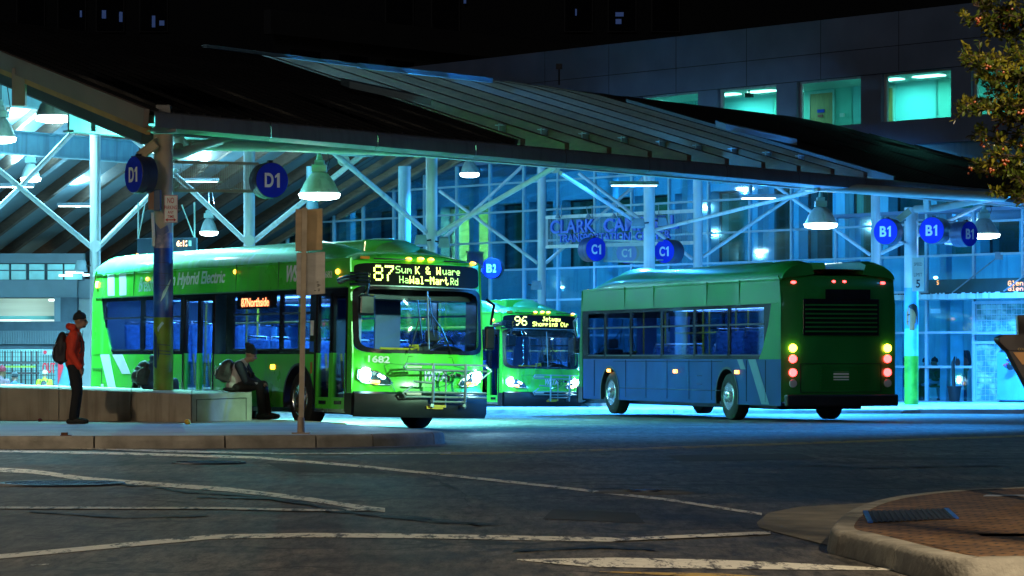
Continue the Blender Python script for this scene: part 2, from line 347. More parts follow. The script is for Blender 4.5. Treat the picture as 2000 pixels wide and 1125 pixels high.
mb = MB(); c = gp(1257, 962); mb.lathe([(.17, .002), (.2, .012), (.42, .008), (.5, .002)], c=(c.x, c.y, 0), n=30); struct(mb.build('road_patch', mat('patch', (0.10, 0.09, 0.08), 0.9, var=.5, scale=9)))
# right brick corner
def g2(x, y, z): v = gp(x, y, z); return v
kz = .15
ko = [g2(2200, 941, kz), g2(2000, 951, kz), g2(1870, 957, kz), g2(1780, 965, kz), g2(1715, 976, kz), g2(1665, 993, kz), g2(1632, 1018, kz), g2(1628, 1034, kz), g2(1665, 1043, kz), g2(1730, 1059, kz), g2(1800, 1077, kz), g2(1880, 1090, kz), g2(2000, 1090, kz), g2(2300, 1088, kz)]
kd = dens([(p.x, p.y, 0) for p in ko], 6); kd = kd[::-1]
kin = []
for i, p in enumerate(kd):
    d = kd[min(i + 1, len(kd) - 1)] - kd[max(i - 1, 0)]; d.normalize(); kin.append(p - Vector((d.y, -d.x, 0)) * .14)
sgn = -1
cx = Vector((5, 20, 0))
out = 1 if ((kd[40] - kin[40]).dot(kd[40] - cx) > 0) else -1
if out < 0:
    kd = kd[::-1]; kin = []
    for i, p in enumerate(kd):
        d = kd[min(i + 1, len(kd) - 1)] - kd[max(i - 1, 0)]; d.normalize(); kin.append(p - Vector((d.y, -d.x, 0)) * .14)
brick = bpy.data.materials.new('brick_paving'); brick.use_nodes = True
n = brick.node_tree.nodes; L = brick.node_tree.links; tc = n.new('ShaderNodeTexCoord'); bt = n.new('ShaderNodeTexBrick'); mp = n.new('ShaderNodeMapping')
mp.inputs['Rotation'].default_value = (0, 0, R(25)); L.new(tc.outputs['Object'], mp.inputs[0]); L.new(mp.outputs[0], bt.inputs[0])
bt.inputs['Scale'].default_value = 1; bt.inputs['Brick Width'].default_value = .2; bt.inputs['Row Height'].default_value = .1; bt.inputs['Mortar Size'].default_value = .012
bt.inputs[1].default_value = (.42, .22, .085, 1); bt.inputs[2].default_value = (.20, .105, .05, 1); bt.inputs[3].default_value = (.04, .03, .025, 1)
bn = n.new('ShaderNodeTexNoise'); bn.inputs['Scale'].default_value = 4; bn.inputs['Detail'].default_value = 8; L.new(tc.outputs['Object'], bn.inputs[0])
mr = n.new('ShaderNodeMixRGB'); mr.blend_type = 'MULTIPLY'; mr.inputs[0].default_value = .8; rp = n.new('ShaderNodeValToRGB'); rp.color_ramp.elements[0].position = .35; rp.color_ramp.elements[0].color = (.35, .35, .35, 1); rp.color_ramp.elements[1].color = (1.3, 1.3, 1.3, 1)
L.new(bn.outputs[0], rp.inputs[0]); L.new(bt.outputs[0], mr.inputs[1]); L.new(rp.outputs[0], mr.inputs[2]); L.new(mr.outputs[0], n['Principled BSDF'].inputs[0]); n['Principled BSDF'].inputs['Roughness'].default_value = .8
bb = n.new('ShaderNodeBump'); bb.inputs['Strength'].default_value = .5; bb.inputs['Distance'].default_value = .01; L.new(bt.outputs['Fac'], bb.inputs['Height']); bb.invert = True; L.new(bb.outputs[0], n['Principled BSDF'].inputs['Normal'])
mb = MB(); vs = [Vector((p.x, p.y, kz)) for p in kin]; mb.add(vs, [tuple(range(len(vs)))]); struct(mb.build('brick_pavement', brick))
kpr = [(-.15, kz - .01), (-.145, kz + .003), (-.03, kz + .003), (-.005, kz - .006), (.012, kz - .03), (.035, .0), (.04, -.1)]
kl = mat('kerb_pale', (0.33, 0.31, 0.27), 0.9, var=0.35, scale=4, bump=0.6)
nk = len(kd)
for a, b in ((0, nk * 2 // 7), (nk * 2 // 7, nk * 3 // 7), (nk * 3 // 7, nk * 4 // 7), (nk * 4 // 7, nk * 5 // 7), (nk * 5 // 7, nk - 1)):
    sg_ = kd[a:b + 1]; sg_ = [sg_[0].lerp(sg_[1], .04)] + sg_[1:-1] + [sg_[-1].lerp(sg_[-2], .04)]; struct(sweep('kerb', sg_, kpr, kl))
apr = [(1478, 1022), (1500, 1003), (1560, 991), (1700, 983), (1760, 990), (1760, 1060), (1900, 1092), (1990, 1108), (1905, 1110), (1800, 1103), (1700, 1086), (1600, 1062), (1520, 1042), (1482, 1031)]
mb = MB(); mb.add([gp(x, y) + Vector((0, 0, .006)) for x, y in apr], [tuple(range(len(apr)))]); struct(mb.build('gutter', mat('apron_concrete', (0.25, 0.22, 0.17), 0.9, var=0.3, scale=3, bump=.4)))
# tactile grating on the brick corner
t = thing('pavement_grating', 'dark ribbed metal grating with blue ends set in the brick corner', 'grating')
q = [g2(1690, 1000, kz), g2(1848, 995, kz), g2(1868, 1014, kz), g2(1700, 1022, kz)]
mb = MB(); mb.prism([p + Vector((0, 0, .002)) for p in q], (0, 0, .003)); mb.build('plate', mat('grate_plate', (0.012, 0.012, 0.022), .7, var=.4), t)
mb = MB()
for i in range(15):
    f = (i + .5) / 15; mb.bar(q[0].lerp(q[1], f) + Vector((0, 0, .008)), q[3].lerp(q[2], f) + Vector((0, 0, .008)), .022, .006)
mb.build('rib', mat('grate_rib', (0.02, 0.02, 0.03), .7), t)
for a, b in ((0, 3), (1, 2)):
    mb = MB(); mb.bar(q[a] + Vector((0, 0, .007)), q[b] + Vector((0, 0, .007)), .035, .010); mb.build('end_bar', mat('grate_blue', (0.02, 0.1, .5), .4), t)
# storm inlet
t = thing('storm_drain', 'steel capped kerb drain opening at the corner of the brick pavement', 'drain')
a = gp(1908, 1090, .0); mb = MB(); mb.box((a.x + 1.0, a.y - .02, .125), (2.0, .34, .05)); mb.build('lid', dark_metal, t, bevel=.01)
mb = MB(); mb.box((a.x + 1.0, a.y + .02, .045), (2.0, .3, .10)); mb.build('opening', blackp, t)
mb = MB(); mb.box((a.x + .85, a.y - .35, .012), (2.4, .05, .02)); mb.build('lip', dark_metal, t)
# white/blue stripe on the bricks
mb = MB(); q0 = g2(1935, 970, kz); q1 = g2(2060, 970, kz); mb.prism([q0 + Vector((0, 0, .003)), q1 + Vector((0, 0, .003)), q1 + Vector((0, .22, .003)), q0 + Vector((.06, .22, .003))], (0, 0, .004))
mb.prism([q0 + Vector((0, 0, .003)), q0 + Vector((.06, .22, .003)), q0 + Vector((-.0, .22, .003)), q0 + Vector((-.06, 0, .003))], (0, 0, .004)); struct(mb.build('pavement_marking', mat('chalk', (.35, .4, .5), .7)))
# ================================================================ CONCRETE BENCH
t = thing('concrete_bench', 'long low concrete bench wall on the pavement carrying the painted column', 'bench', (-6, 54, .18))
def loc(v, o=t): return Vector(v) - Vector(o.location)
ff = [((-300, 817), .80, 55.5), ((0, 820), .742, 53.8), ((115, 821), .725, 53.4), ((256, 823), .69, 52.5), ((374, 824.5), .654, 51.9), ((492, 821), .672, 53.35)]
fr = []
for (x, y), zt, Yy in ff: fr.append(((x - 1000) * Yy / F, Yy, zt))
bk = [((x - 1000) * Y / F, Y, z) for x, Y, z in ((-300, 64, .80), (0, 61.8, .74), (115, 60.5, .725), (256, 58.6, .69), (374, 57.2, .675), (492, 55.6, .672))]
benchm = mat('bench_concrete', (0.36, 0.31, 0.24), 0.85, var=0.22, scale=2.2, bump=0.25, streak=(.2, .16, .12))
benchl = mat('bench_end_concrete', (0.25, 0.25, 0.22), 0.85, var=0.2, scale=2.5, bump=0.25)
for i in range(5):
    a, b, c, d = Vector(fr[i]), Vector(fr[i + 1]), Vector(bk[i + 1]), Vector(bk[i])
    g = (b - a).normalized() * .007; a += g; b -= g
    mb = MB(); lo = [Vector((p.x, p.y, .175)) for p in (a, b, c, d)]; hi = [a, b, c, d]
    mb.add([loc(v) for v in lo + hi], [(3, 2, 1, 0), (4, 5, 6, 7), (0, 1, 5, 4), (1, 2, 6, 5), (2, 3, 7, 6), (3, 0, 4, 7)])
    mb.build('bench_block', benchl if i == 4 else benchm, t, bevel=.012)
a, b = Vector(fr[4]), Vector(fr[5]); nn = (b - a).cross(Vector((0, 0, 1))).normalized(); nn.z = 0
def pf(u, z): p = a.lerp(b, u); return loc(Vector((p.x, p.y, z)) + nn * .004)
mb = MB()
for p, q in ((pf(.08, .56), pf(.90, .575)), (pf(.90, .575), pf(.90, .19)), (pf(.08, .56), pf(.08, .19))): mb.bar(p, q, .012, .012)
mb.build('panel_groove', blackp, t)
# ================================================================ CANOPY
Cn = Vector((-6.55, 55.2, 0)); e_ = Vector((.595, .803, 0)); u_ = Vector((-.491, .871, 0))
def zr(t):
    if t <= 13: h = .225 * t
    elif t <= 21: h = 2.925 + .225 * (t - 13) - .225 * (t - 13) ** 2 / 16
    elif t <= 25: h = 3.825 - .225 * (t - 21) ** 2 / 8
    else: h = 3.375 - .225 * (t - 25)
    return 5.72 + h
def tmax(a):
    E = Cn + e_ * a; tg = (89.98 - .867 * E.y - E.x) / .264; return max(2.0, min(46, max(tg + 1, min(16, tg + 23))))
def rp_(a, t, dz=0.0): return Cn + e_ * a + u_ * t + Vector((0, 0, zr(t) + dz))
can = thing('bus_station_canopy', 'huge dark curved canopy roof on white steel columns over the bus bays', 'canopy')
A0, A1, A2, A3 = 0, 11.4, 27.6, 41
roofm = mat('roof_metal', (0.012, 0.012, 0.014), 0.6, var=0.25, scale=.5)
under = mat('roof_deck', (0.10, 0.135, 0.15), 0.6, var=0.15, scale=2)
def roof(a0, a1, nm):
    mb = MB(); rows = []; na = max(2, int((a1 - a0) / 1.3))
    for i in range(na + 1):
        a = a0 + (a1 - a0) * i / na; tm = tmax(a); rows.append([rp_(a, tm * k / 22) for k in range(23)])
    deck = [[p - Vector((0, 0, .06)) for p in r] for r in rows]; mb.grid(rows)
    a = a0 + .2
    while a < a1:
        tm = tmax(a); rr = [rp_(a, tm * k / 16, .03) for k in range(17)]
        for p, q in zip(rr[:-1], rr[1:]): mb.bar(p, q, .045, .07)
        a += .42
    mb.build('roof_panel', roofm, can, smooth=True)
    mb = MB(); mb.grid(deck); mb.build('roof_deck', under, can, smooth=True)
roof(A0, A1, 'l'); roof(A2, A3, 'r')
# patch of roof behind the slats (beyond the crown)
mb = MB(); rows = []
for i in range(13):
    a = A1 + (A2 - A1) * i / 12; tm = tmax(a); t0 = 24; rows.append([rp_(a, t0 + (tm - t0) * k / 8, .02) for k in range(9)])
mb.grid(rows); mb.build('roof_panel', roofm, can, smooth=True)
mb = MB(); mb.grid([[p - Vector((0, 0, .06)) for p in r] for r in rows]); mb.build('roof_deck', under, can, smooth=True)
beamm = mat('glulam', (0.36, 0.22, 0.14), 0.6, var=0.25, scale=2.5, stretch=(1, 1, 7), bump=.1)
beamt = mat('glulam_darkened', (0.085, 0.045, 0.03), 0.75, var=0.3, scale=2.5, stretch=(1, 1, 7), bump=.1, spec=.2)  # slat glulam with its colour darkened to offset light spilling onto it
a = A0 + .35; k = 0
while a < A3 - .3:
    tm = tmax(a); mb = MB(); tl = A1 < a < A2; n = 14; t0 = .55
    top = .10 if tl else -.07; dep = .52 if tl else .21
    for i in range(n):
        p = rp_(a, t0 + (tm - t0) * i / n); q = rp_(a, t0 + (tm - t0) * (i + 1) / n); w = e_.cross(Vector((0, 0, 1))).normalized()
        hw = Vector((.87, .49, 0)) * .06
        vs = [p - hw + Vector((0, 0, top - dep)), p + hw + Vector((0, 0, top - dep)), p + hw + Vector((0, 0, top)), p - hw + Vector((0, 0, top)),
              q - hw + Vector((0, 0, top - dep)), q + hw + Vector((0, 0, top - dep)), q + hw + Vector((0, 0, top)), q - hw + Vector((0, 0, top))]
        fs = [(0, 1, 5, 4), (1, 2, 6, 5), (2, 3, 7, 6), (3, 0, 4, 7)]
        if i == 0: fs.append((3, 2, 1, 0))
        if i == n - 1: fs.append((4, 5, 6, 7))
        mb.add(vs, fs)
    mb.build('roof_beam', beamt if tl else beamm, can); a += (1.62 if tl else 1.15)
# roof edges beside slats + flaps
steelb = mat('steel_blue_grey', (0.22, 0.27, 0.30), 0.45, var=0.15, streak=(.12, .14, .15))
for a, t1 in ((A1, 15), (A2, 13)):
    mb = MB()
    for i in range(12):
        p = rp_(a, .3 + t1 * i / 12, .0); q = rp_(a, .3 + t1 * (i + 1) / 12, .0); mb.bar(p, q, .06, .2)
    mb.build('roof_edge_flashing', mat('edge_dark', (.05, .06, .07), .6) if a == A2 else roofm, can)
for a in (A1, A2 - .3):
    mb = MB(); mb.prism([rp_(a - 1.0, 6.8, .16), rp_(a + .5, 4.8, .16), rp_(a + .5, 5.6, .16), rp_(a - .9, 7.4, .16)], (0, 0, .16)); mb.build('roof_flap', mat('flap_blue', (.10, .16, .20), .6), can)
# steel brackets between the slats
for i in range(9):
    a = A1 + 1.2 + i * 1.62; mb = MB(); p = rp_(a + .55, 3.2, -.02); mb.bar(p, p + e_ * .5, .03, .22); mb.bar(p + Vector((0, 0, .08)), p + e_ * .5 + u_ * .1 + Vector((0, 0, .08)), .2, .02); mb.build('bracket', steelb, can)
mb = MB(); mb.bar(px(400, 90, 72), px(700, 128, 78), .1, .08); mb.bar(px(700, 128, 78), px(960, 157, 82), .1, .13); mb.build('ridge_flashing', mat('ridge_blue', (.14, .25, .36), .5), can)
# fascia along the eave, segmented
fasc = mat('fascia_metal', (0.13, 0.13, 0.145), 0.5, var=0.12, scale=1.0, streak=(.09, .09, .10))
a = A0 - .05
while a < A3:
    b = min(a + 3.2, A3); mb = MB(); p = rp_(a + .012, .0, -.13); q = rp_(b - .012, .0, -.13)
    pr = [(-.0, .16), (.13, .12), (.16, .02), (.16, -.15), (.05, -.21), (-.05, -.21)]
    o = Vector((.803, -.595, 0)); mb.grid([[p + o * x + Vector((0, 0, z)) for x, z in pr], [q + o * x + Vector((0, 0, z)) for x, z in pr]])
    mb.build('fascia', fasc, can, smooth=True); a = b
mb = MB(); mb.bar(rp_(A0 + .5, .6, -.42), rp_(A3, .6, -.42), .16, .09); mb.build('eave_angle', mat('eave_steel', (.45, .5, .5), .4), can)
# rake on the left
rk = mat('rake_board', (0.20, 0.15, 0.12), 0.7, var=0.12, scale=1.5); rko = mat('rake_wood', (0.40, 0.19, 0.06), 0.65, var=0.25, scale=2)
def rakebar(nm, m, da, dz, w, h, t0, t1):
    mb = MB(); n = 12
    for i in range(n):
        mb.bar(rp_(da, t0 + (t1 - t0) * i / n, dz), rp_(da, t0 + (t1 - t0) * (i + 1) / n + .02, dz), w, h)
    mb.build(nm, m, can)
rakebar('rake_fascia', rk, -.1, -.12, .10, .34, 0, 20); rakebar('rake_trim', rko, .08, -.36, .08, .16, .2, 20)
rakebar('rake_soffit', mat('rake_dark', (.04, .04, .045), .7), .5, -.56, .4, .22, .8, 20); rakebar('rake_lower_edge', fasc, .75, -.74, .12, .14, 1.6, 20)
mb = MB(); p = rp_(-.02, 6.7, -.55); mb.box(p, (.26, .26, .75)); mb.build('rake_block', rk, can, bevel=.01)
# girders
gird = mat('girder_paint', (0.20, 0.34, 0.36), 0.5, var=0.1, streak=(.13, .2, .22))
for t, a0, a1, dz in ((6, 1, 10.5, -.95), (14, 1, 12.5, -1.5), (24, 1, 13, -2.2), (36, 1, 13, -2.2)):
    p = rp_(a0 - 8 if t > 6 else a0, t, dz); q = rp_(a1, t, dz); mb = MB()
    mb.bar(p, q, .05, .6); mb.bar(p + Vector((0, 0, .3)), q + Vector((0, 0, .3)), .3, .04); mb.bar(p - Vector((0, 0, .3)), q - Vector((0, 0, .3)), .3, .04)
    for i in range(6): r_ = p.lerp(q, (i + .5) / 6); mb.bar(r_ - Vector((0, 0, .3)), r_ + Vector((0, 0, .3)), .28, .02)
    mb.build('girder', gird, can)
# columns: px x, Y, radius, ztop, zbase
ptop = mat('column_brown', (0.42, 0.33, 0.24), 0.6, var=.12, streak=(.3, .22, .16))
def column(x, Y, r, ytop, zb, m=white_steel, base=True):
    p = px(x, ytop, Y); mb = MB(); mb.tube([(p.x, p.y, zb), (p.x, p.y, p.z)], r, 20)
    if base: mb.tube([(p.x, p.y, zb), (p.x, p.y, zb + .05)], r * 1.6, 20)
    o = mb.build('column', m, can, smooth=True); return p
column(186, 75, .13, 235, -.1); column(487, 76, .14, 262, -.1); column(843, 74, .14, 285, -.1)
column(1058, 92, .125, 310, 0); column(1363, 86, .13, 330, 0); column(1710, 84, .125, 355, 0)
column(1268, 84, .155, 320, 0); column(790, 96, .2, 325, -.3, gird); column(610, 100, .2, 325, -.3, gird)
braces = [(178, 482, 75, -40, 300, 72), (195, 480, 75, 345, 330, 75), (40, 365, 78, -60, 460, 78), (40, 365, 78, 150, 250, 72), (478, 470, 76, 330, 330, 76), (497, 470, 76, 720, 292, 70),
 (835, 455, 74, 652, 298, 70), (853, 458, 74, 1085, 326, 72), (1050, 514, 92, 858, 372, 92), (860, 472, 92, 1020, 325, 92), (1066, 514, 92, 1260, 345, 92), (1237, 430, 84, 1095, 338, 72),
 (1281, 449, 84, 1600, 370, 74), (1353, 506, 86, 1130, 338, 86), (1373, 502, 86, 1610, 340, 86), (1700, 498, 84, 1490, 345, 84), (1720, 495, 84, 1960, 380, 84), (375, 372, 76, 250, 262, 76)]
for x0, y0, Y0, x1, y1, Y1 in braces:
    mb = MB(); th = .065 if Y0 < 84 else .05; mb.tube([px(x0, y0, Y0), px(x1, y1, Y1)], th, 10); mb.build('brace', white_steel, can, smooth=True)
for x, y, Y in ((671, 313, 71), (1083, 327, 73), (487, 470, 75.7), (186, 481, 74.7)):
    mb = MB(); p = px(x, y, Y); mb.tube([p - Vector((0, .05, 0)), p + Vector((0, .05, 0))], .14, 16); mb.build('gusset', white_steel, can)
# painted (mural) columns
def mural_col(x, Y, r, zb, ztop, bands, lab, upmat):
    X = (x - 1000) * Y / F; mb = MB(); mb.tube([(X, Y, bands[0][0]), (X, Y, ztop)], r, 32); o = mb.build('column', upmat, can, smooth=True, label=lab)
    for z1, z0, m in bands:
        mb = MB(); mb.tube([(X, Y, z0), (X, Y, z1)], r + .002, 32, caps=False); mb.build('mural', m, o, smooth=True)
    return X, o
def onc(X, Y, r, pts, m, par, off=.008, nm='mural_detail'):
    """polygon painted on a column: pts of (angle deg from camera side, z)"""
    mb = MB(); a0 = min(p[0] for p in pts); a1 = max(p[0] for p in pts); n = max(2, int((a1 - a0) / 3)); prev = None
    for i in range(n + 1):
        a = a0 + (a1 - a0) * min(.999, max(.001, i / n)); zs_ = []
        for (u, z), (v, w) in zip(pts, pts[1:] + pts[:1]):
            if (u - a) * (v - a) < 0: zs_.append(z + (w - z) * (a - u) / (v - u))
        if len(zs_) < 2: prev = None; continue
        P_ = [(X + (r + off) * math.sin(R(a)), Y - (r + off) * math.cos(R(a)), q) for q in (min(zs_), max(zs_))]
        if prev: mb.add([prev[0], P_[0], P_[1], prev[1]], [(0, 1, 2, 3)])
        prev = P_
    return mb.build(nm, m, par)
def multi(name, stops, scale=2, rough=.4):
    m = mat(name, (.5, .5, .5), rough, scale=scale); cr = [q for q in m.node_tree.nodes if q.type == 'VALTORGB'][0].color_ramp
    for i, (p, c) in enumerate(stops):
        el = cr.elements[i] if i < 2 else cr.elements.new(p)
        el.position = p; el.color = list(c) + [1]
    return m
Z = lambda y, Y: H + (HY - y) * Y / F
mX, mo = mural_col(319, 55.7, .178, .66, 5.35, [(Z(455, 55.7), Z(485, 55.7), multi('mural_cloud', [(.4, (.05, .10, .22)), (.6, (.35, .3, .38))], 5)),
 (Z(485, 55.7), Z(620, 55.7), multi('mural_blue', [(.35, (.01, .04, .22)), (.55, (.01, .07, .35)), (.75, (.1, .2, .4))], 3)),
 (Z(620, 55.7), Z(762, 55.7), multi('mural_green', [(.35, (.10, .16, .01)), (.6, (.14, .24, .015)), (.75, (.2, .2, .02))], 3))], 'painted column with blue sky and green ground mural on the bench', ptop)
bl = mat('mural_pale', (.3, .45, .55), .5, var=.3); dk = mat('mural_navy', (.01, .03, .12), .5)
zz = lambda y: Z(y, 55.7)
onc(mX, 55.7, .178, [(-10, zz(590)), (5, zz(570)), (25, zz(560)), (50, zz(545)), (55, zz(548)), (30, zz(566)), (12, zz(580))], bl, mo)
onc(mX, 55.7, .178, [(-30, zz(640)), (0, zz(628)), (10, zz(632)), (-10, zz(640)), (-25, zz(650))], bl, mo)
onc(mX, 55.7, .178, [(-60, zz(430)), (-10, zz(448)), (30, zz(440)), (40, zz(452)), (0, zz(462)), (-50, zz(455))], mat('mural_storm', (.12, .14, .25), .5), mo)
onc(mX, 55.7, .178, [(-60, zz(645)), (-30, zz(660)), (-15, zz(690)), (-35, zz(720)), (-60, zz(715))], dk, mo)
for y in (512, 533, 556, 672, 684, 690):
    onc(mX, 55.7, .178, [(-30, zz(y)), (50, zz(y + 2)), (50, zz(y + 3.2)), (-30, zz(y + 1.2))], dk, mo, .009)
bX, bo = mural_col(1780, 82, .187, 0, 5.3, [(Z(498, 82), Z(562, 82), mat('mural_cream', (.55, .6, .55), .5)), (Z(562, 82), Z(642, 82), multi('mural_sky', [(.4, (.05, .28, .5)), (.6, (.1, .4, .6))], 2)),
 (Z(642, 82), Z(695, 82), multi('mural_shirt', [(.4, (.12, .45, .4)), (.6, (.2, .55, .35))], 3)), (Z(695, 82), Z(790, 82), multi('mural_grass', [(.35, (.04, .22, .01)), (.6, (.1, .35, .02))], 4))], 'painted column with a mural of a child above green, under the three round bay signs', white_steel)
z8 = lambda y: Z(y, 82)
skin = mat('mural_skin', (.36, .14, .05), .5, var=.1); hr = mat('mural_hair', (.02, .015, .01), .5)
onc(bX, 82, .187, [(-52, z8(628)), (-50, z8(612)), (-35, z8(602)), (10, z8(600)), (35, z8(612)), (30, z8(630)), (15, z8(634)), (20, z8(645)), (-25, z8(645)), (-30, z8(636)), (-48, z8(634))], skin, bo)
onc(bX, 82, .187, [(-35, z8(600)), (-20, z8(595)), (10, z8(593)), (45, z8(598)), (62, z8(612)), (58, z8(632)), (45, z8(636)), (38, z8(620)), (20, z8(610)), (5, z8(605))], hr, bo, .012)
onc(bX, 82, .187, [(-42, z8(614)), (-20, z8(613)), (-20, z8(616)), (-42, z8(617))], hr, bo, .013); onc(bX, 82, .187, [(-45, z8(628)), (-28, z8(627.5)), (-28, z8(629)), (-45, z8(629.5))], hr, bo, .013)
# eave pipes
pipe = mat('pipe_paint', (.42, .5, .42), .35, var=.1)
for pts, r in (([px(348, 262, 56.5), px(350, 275, 56.6), px(362, 283, 56.9), px(560, 286, 59), px(822, 297, 62.5)], .105), ([px(1570, 363, 74), px(1800, 377, 77), px(1960, 385, 79)], .12)):
    mb = MB(); mb.tube(pts, r, 14); mb.build('drain_pipe', pipe, can, smooth=True)
for pts in ([px(325, 303, 55.8), px(352, 300, 56.2), px(400, 283, 57), px(462, 264, 58)], [px(348, 285, 56.3), px(350, 303, 56.2)], [px(1788, 408, 81.6), px(1830, 407, 81), px(1925, 388, 80), px(1990, 376, 79)], [px(1810, 378, 80), px(1811, 408, 81)]):
    mb = MB(); mb.tube(pts, .1, 12); mb.build('drain_pipe', mat('pipe_brown', (.36, .33, .28), .45), can, smooth=True)
mb = MB(); mb.tube([px(458, 264, 58), px(470, 262, 58)], .14, 12); mb.tube([px(372, 290, 56.6), px(377, 289, 56.6)], .125, 12); mb.build('pipe_collar', mat('pipe_brown', (.36, .33, .28), .45), can)
mb = MB(); p = px(320, 265, 55.7); mb.box((p.x, p.y, p.z + .08), (.5, .5, .05)); mb.box((p.x, p.y, p.z + .3), (.26, .3, .5)); mb.build('column_cap', fasc, can)
mb = MB(); q0 = px(1385, 352, 76); 
for i in range(12): mb.bar(q0 + Vector((i * .09, i * .03, -.0)), q0 + Vector((i * .09, i * .03, -.09)), .05, .05)
mb.bar(q0, q0 + Vector((1.1, .36, 0)), .2, .03); mb.build('bird_netting', steelb, can)
# ================================================================ STATION BUILDING (parallel to wall direction)
wd = Vector((.655, -.756, 0)); wn = Vector((-.756, -.655, 0)); WA = Vector((-5.39, 110, 0))
def wp(k, z, off=0.0): v = WA + wd * k - wn * off; return Vector((v.x, v.y, z))
def kx(x, off=0.0):
    r = (x - 1000) / F; B = WA - wn * off; return (r * B.y - B.x) / (wd.x - r * wd.y)
def zk(x, y, off=0.0): Y = wp(kx(x, off), 0, off).y; return H + (HY - y) * Y / F
OFF = 5.0
bld = thing('station_building', 'concrete and glass station building with lit rooms behind the canopy', 'building')
bl_conc = mat('facade_concrete', (0.17, 0.22, 0.33), 0.85, var=0.15, scale=.8, bump=.1)
atr = mat('atrium_wall', (0.20, 0.42, 0.52), 0.7, var=0.25, scale=.5, streak=(.12, .3, .42))
def wbox(mb, k0, k1, z0, z1, off, d):
    p = [wp(k0, z0, off), wp(k1, z0, off), wp(k1, z0, off + d), wp(k0, z0, off + d)]; mb.prism(p, (0, 0, z1 - z0)); return mb
KL, KR = kx(380), 36.0
Lz = (4.47, 6.9); Uz = (8.8, 10.35)
lop = [(600, 645), (662, 707), (727, 768), (797, 845), (861, 953), (968, 1023), (1033, 1080), (1097, 1161), (1171, 1232), (1240, 1304), (1318, 1372), (1387, 1461), (1480, 1545), (1560, 1626), (1650, 1715), (1735, 1805), (1830, 1900), (1915, 1990)]
lok = [(kx(a, OFF), kx(b, OFF)) for a, b in lop]
uok = [(kx(a, OFF), kx(b, OFF)) for a, b in ((1100, 1210), (1250, 1363), (1401, 1516), (1556, 1681), (1721, 1857), (1897, 2040))]
KR2 = uok[-1][1] + 3; K0 = KL
mb = MB(); wbox(mb, K0, KR2, -.3, Lz[0], OFF, .4); mb.build('ground_floor_wall', atr, bld)
mb = MB(); wbox(mb, K0, KR2, Lz[1], 8.0, OFF, .4); mb.build('spandrel_wall', atr, bld)
mb = MB(); wbox(mb, kx(760, OFF), KR2, 8.01, Uz[0], OFF - .1, .6); mb.build('sill_band', bl_conc, bld)
mb = MB(); wbox(mb, kx(790, OFF), KR2, Uz[1], 12.3, OFF, .5)
mb.build('upper_wall', bl_conc, bld)
mb = MB()
for z in (10.35, 11.2): wbox(mb, kx(790, OFF), KR2, z + .0, z + .02, OFF - .004, .01)
for k in [uok[0][0] - 1.0 + 3.4 * i for i in range(8)]: wbox(mb, k, k + .02, 10.37, 12.3, OFF - .004, .01)
mb.build('panel_joint', blackp, bld)
def pillars(ok, z, m, dep, nm):
    ks = [K0 if nm == 'pillar' else kx(790, OFF)] + [k for p in ok for k in p] + [KR2]
    for i in range(0, len(ks), 2):
        if ks[i + 1] - ks[i] < .02: continue
        mb = MB(); wbox(mb, ks[i], ks[i + 1], z[0], z[1], OFF, dep); mb.build(nm, m, bld, bevel=.01)
pillars(lok, Lz, atr, .9, 'pillar'); pillars(uok, Uz, bl_conc, .25, 'upper_pillar')
# interior: upper rooms
wgreen = mat('room_wall_green', (0.22, 0.62, 0.52), 0.7, var=.05, scale=.4); wcyan = mat('room_wall_cyan', (0.25, 0.66, 0.66), 0.6, var=.05, scale=.4)
ceilm = mat('room_ceiling', (.5, .65, .6), .8, var=.05); floorm = mat('room_floor', (.12, .14, .13), .7)
tube_e = emis('tube_light', (.45, 1.0, .95), 3.0); doorm = mat('oak_door', (.42, .24, .08), .5, var=.2, scale=2, stretch=(6, 6, 1)); dfr = mat('door_frame', (.35, .6, .55), .5)
mb = MB(); wbox(mb, kx(790, OFF), KR2, Uz[1] + .06, Uz[1] + .16, OFF + .4, 6); mb.build('room_ceiling', ceilm, bld)
mb = MB(); wbox(mb, kx(790, OFF), KR2, Uz[0] - .35, Uz[0] - .25, OFF + .5, 6); mb.build('room_floor', floorm, bld)
for i, (a, b) in enumerate(uok):
    mb = MB(); wbox(mb, a - .5, b + .5, Uz[0] - .3, Uz[1] + .1, OFF + 3.2, .1); mb.build('room_wall', wgreen if i in (2, 4) else wcyan, bld)
    mb = MB(); wbox(mb, a + .1, b - .1, Uz[0], Uz[1], OFF + .2, .015); f = mb.build('window', glass('pane', (.8, .95, .9), .05), bld)
    mb = MB(); wbox(mb, a + .0, a + .1, Uz[0], Uz[1], OFF + .15, .1); wbox(mb, a + .1, b, Uz[1] - .06, Uz[1], OFF + .15, .1); mb.build('window_frame', white_steel, f)
    dim = i in (2, 4)
    p = wp((a + b) / 2 + (.8 if not dim else -1.2), Uz[1] + .03, OFF + 2.0)
    mb = MB(); mb.box(p, (1.1, .4, .03), Matrix.Rotation(math.atan2(wd.y, wd.x), 3, 'Z')); mb.build('ceiling_light', tube_e, bld)
    lamp('AREA', p - Vector((0, 0, .08)), 40 if not dim else 24, (.16, .85, .85), 1.0, p - Vector((0, 0, 2)))
def door(k, off, z0, w=.9, h=2.0):
    mb = MB(); wbox(mb, k, k + w, z0, z0 + h, off - .06, .05); d = mb.build('door', doorm, bld)
    mb = MB(); wbox(mb, k - .08, k, z0, z0 + h + .08, off - .08, .07); wbox(mb, k + w, k + w + .08, z0, z0 + h + .08, off - .08, .07); wbox(mb, k, k + w, z0 + h, z0 + h + .08, off - .08, .07); mb.build('door_frame', dfr, d)
    mb = MB(); wbox(mb, k + w - .12, k + w - .06, z0 + .95, z0 + 1.05, off - .1, .04); mb.build('door_handle', chrome, d); return d
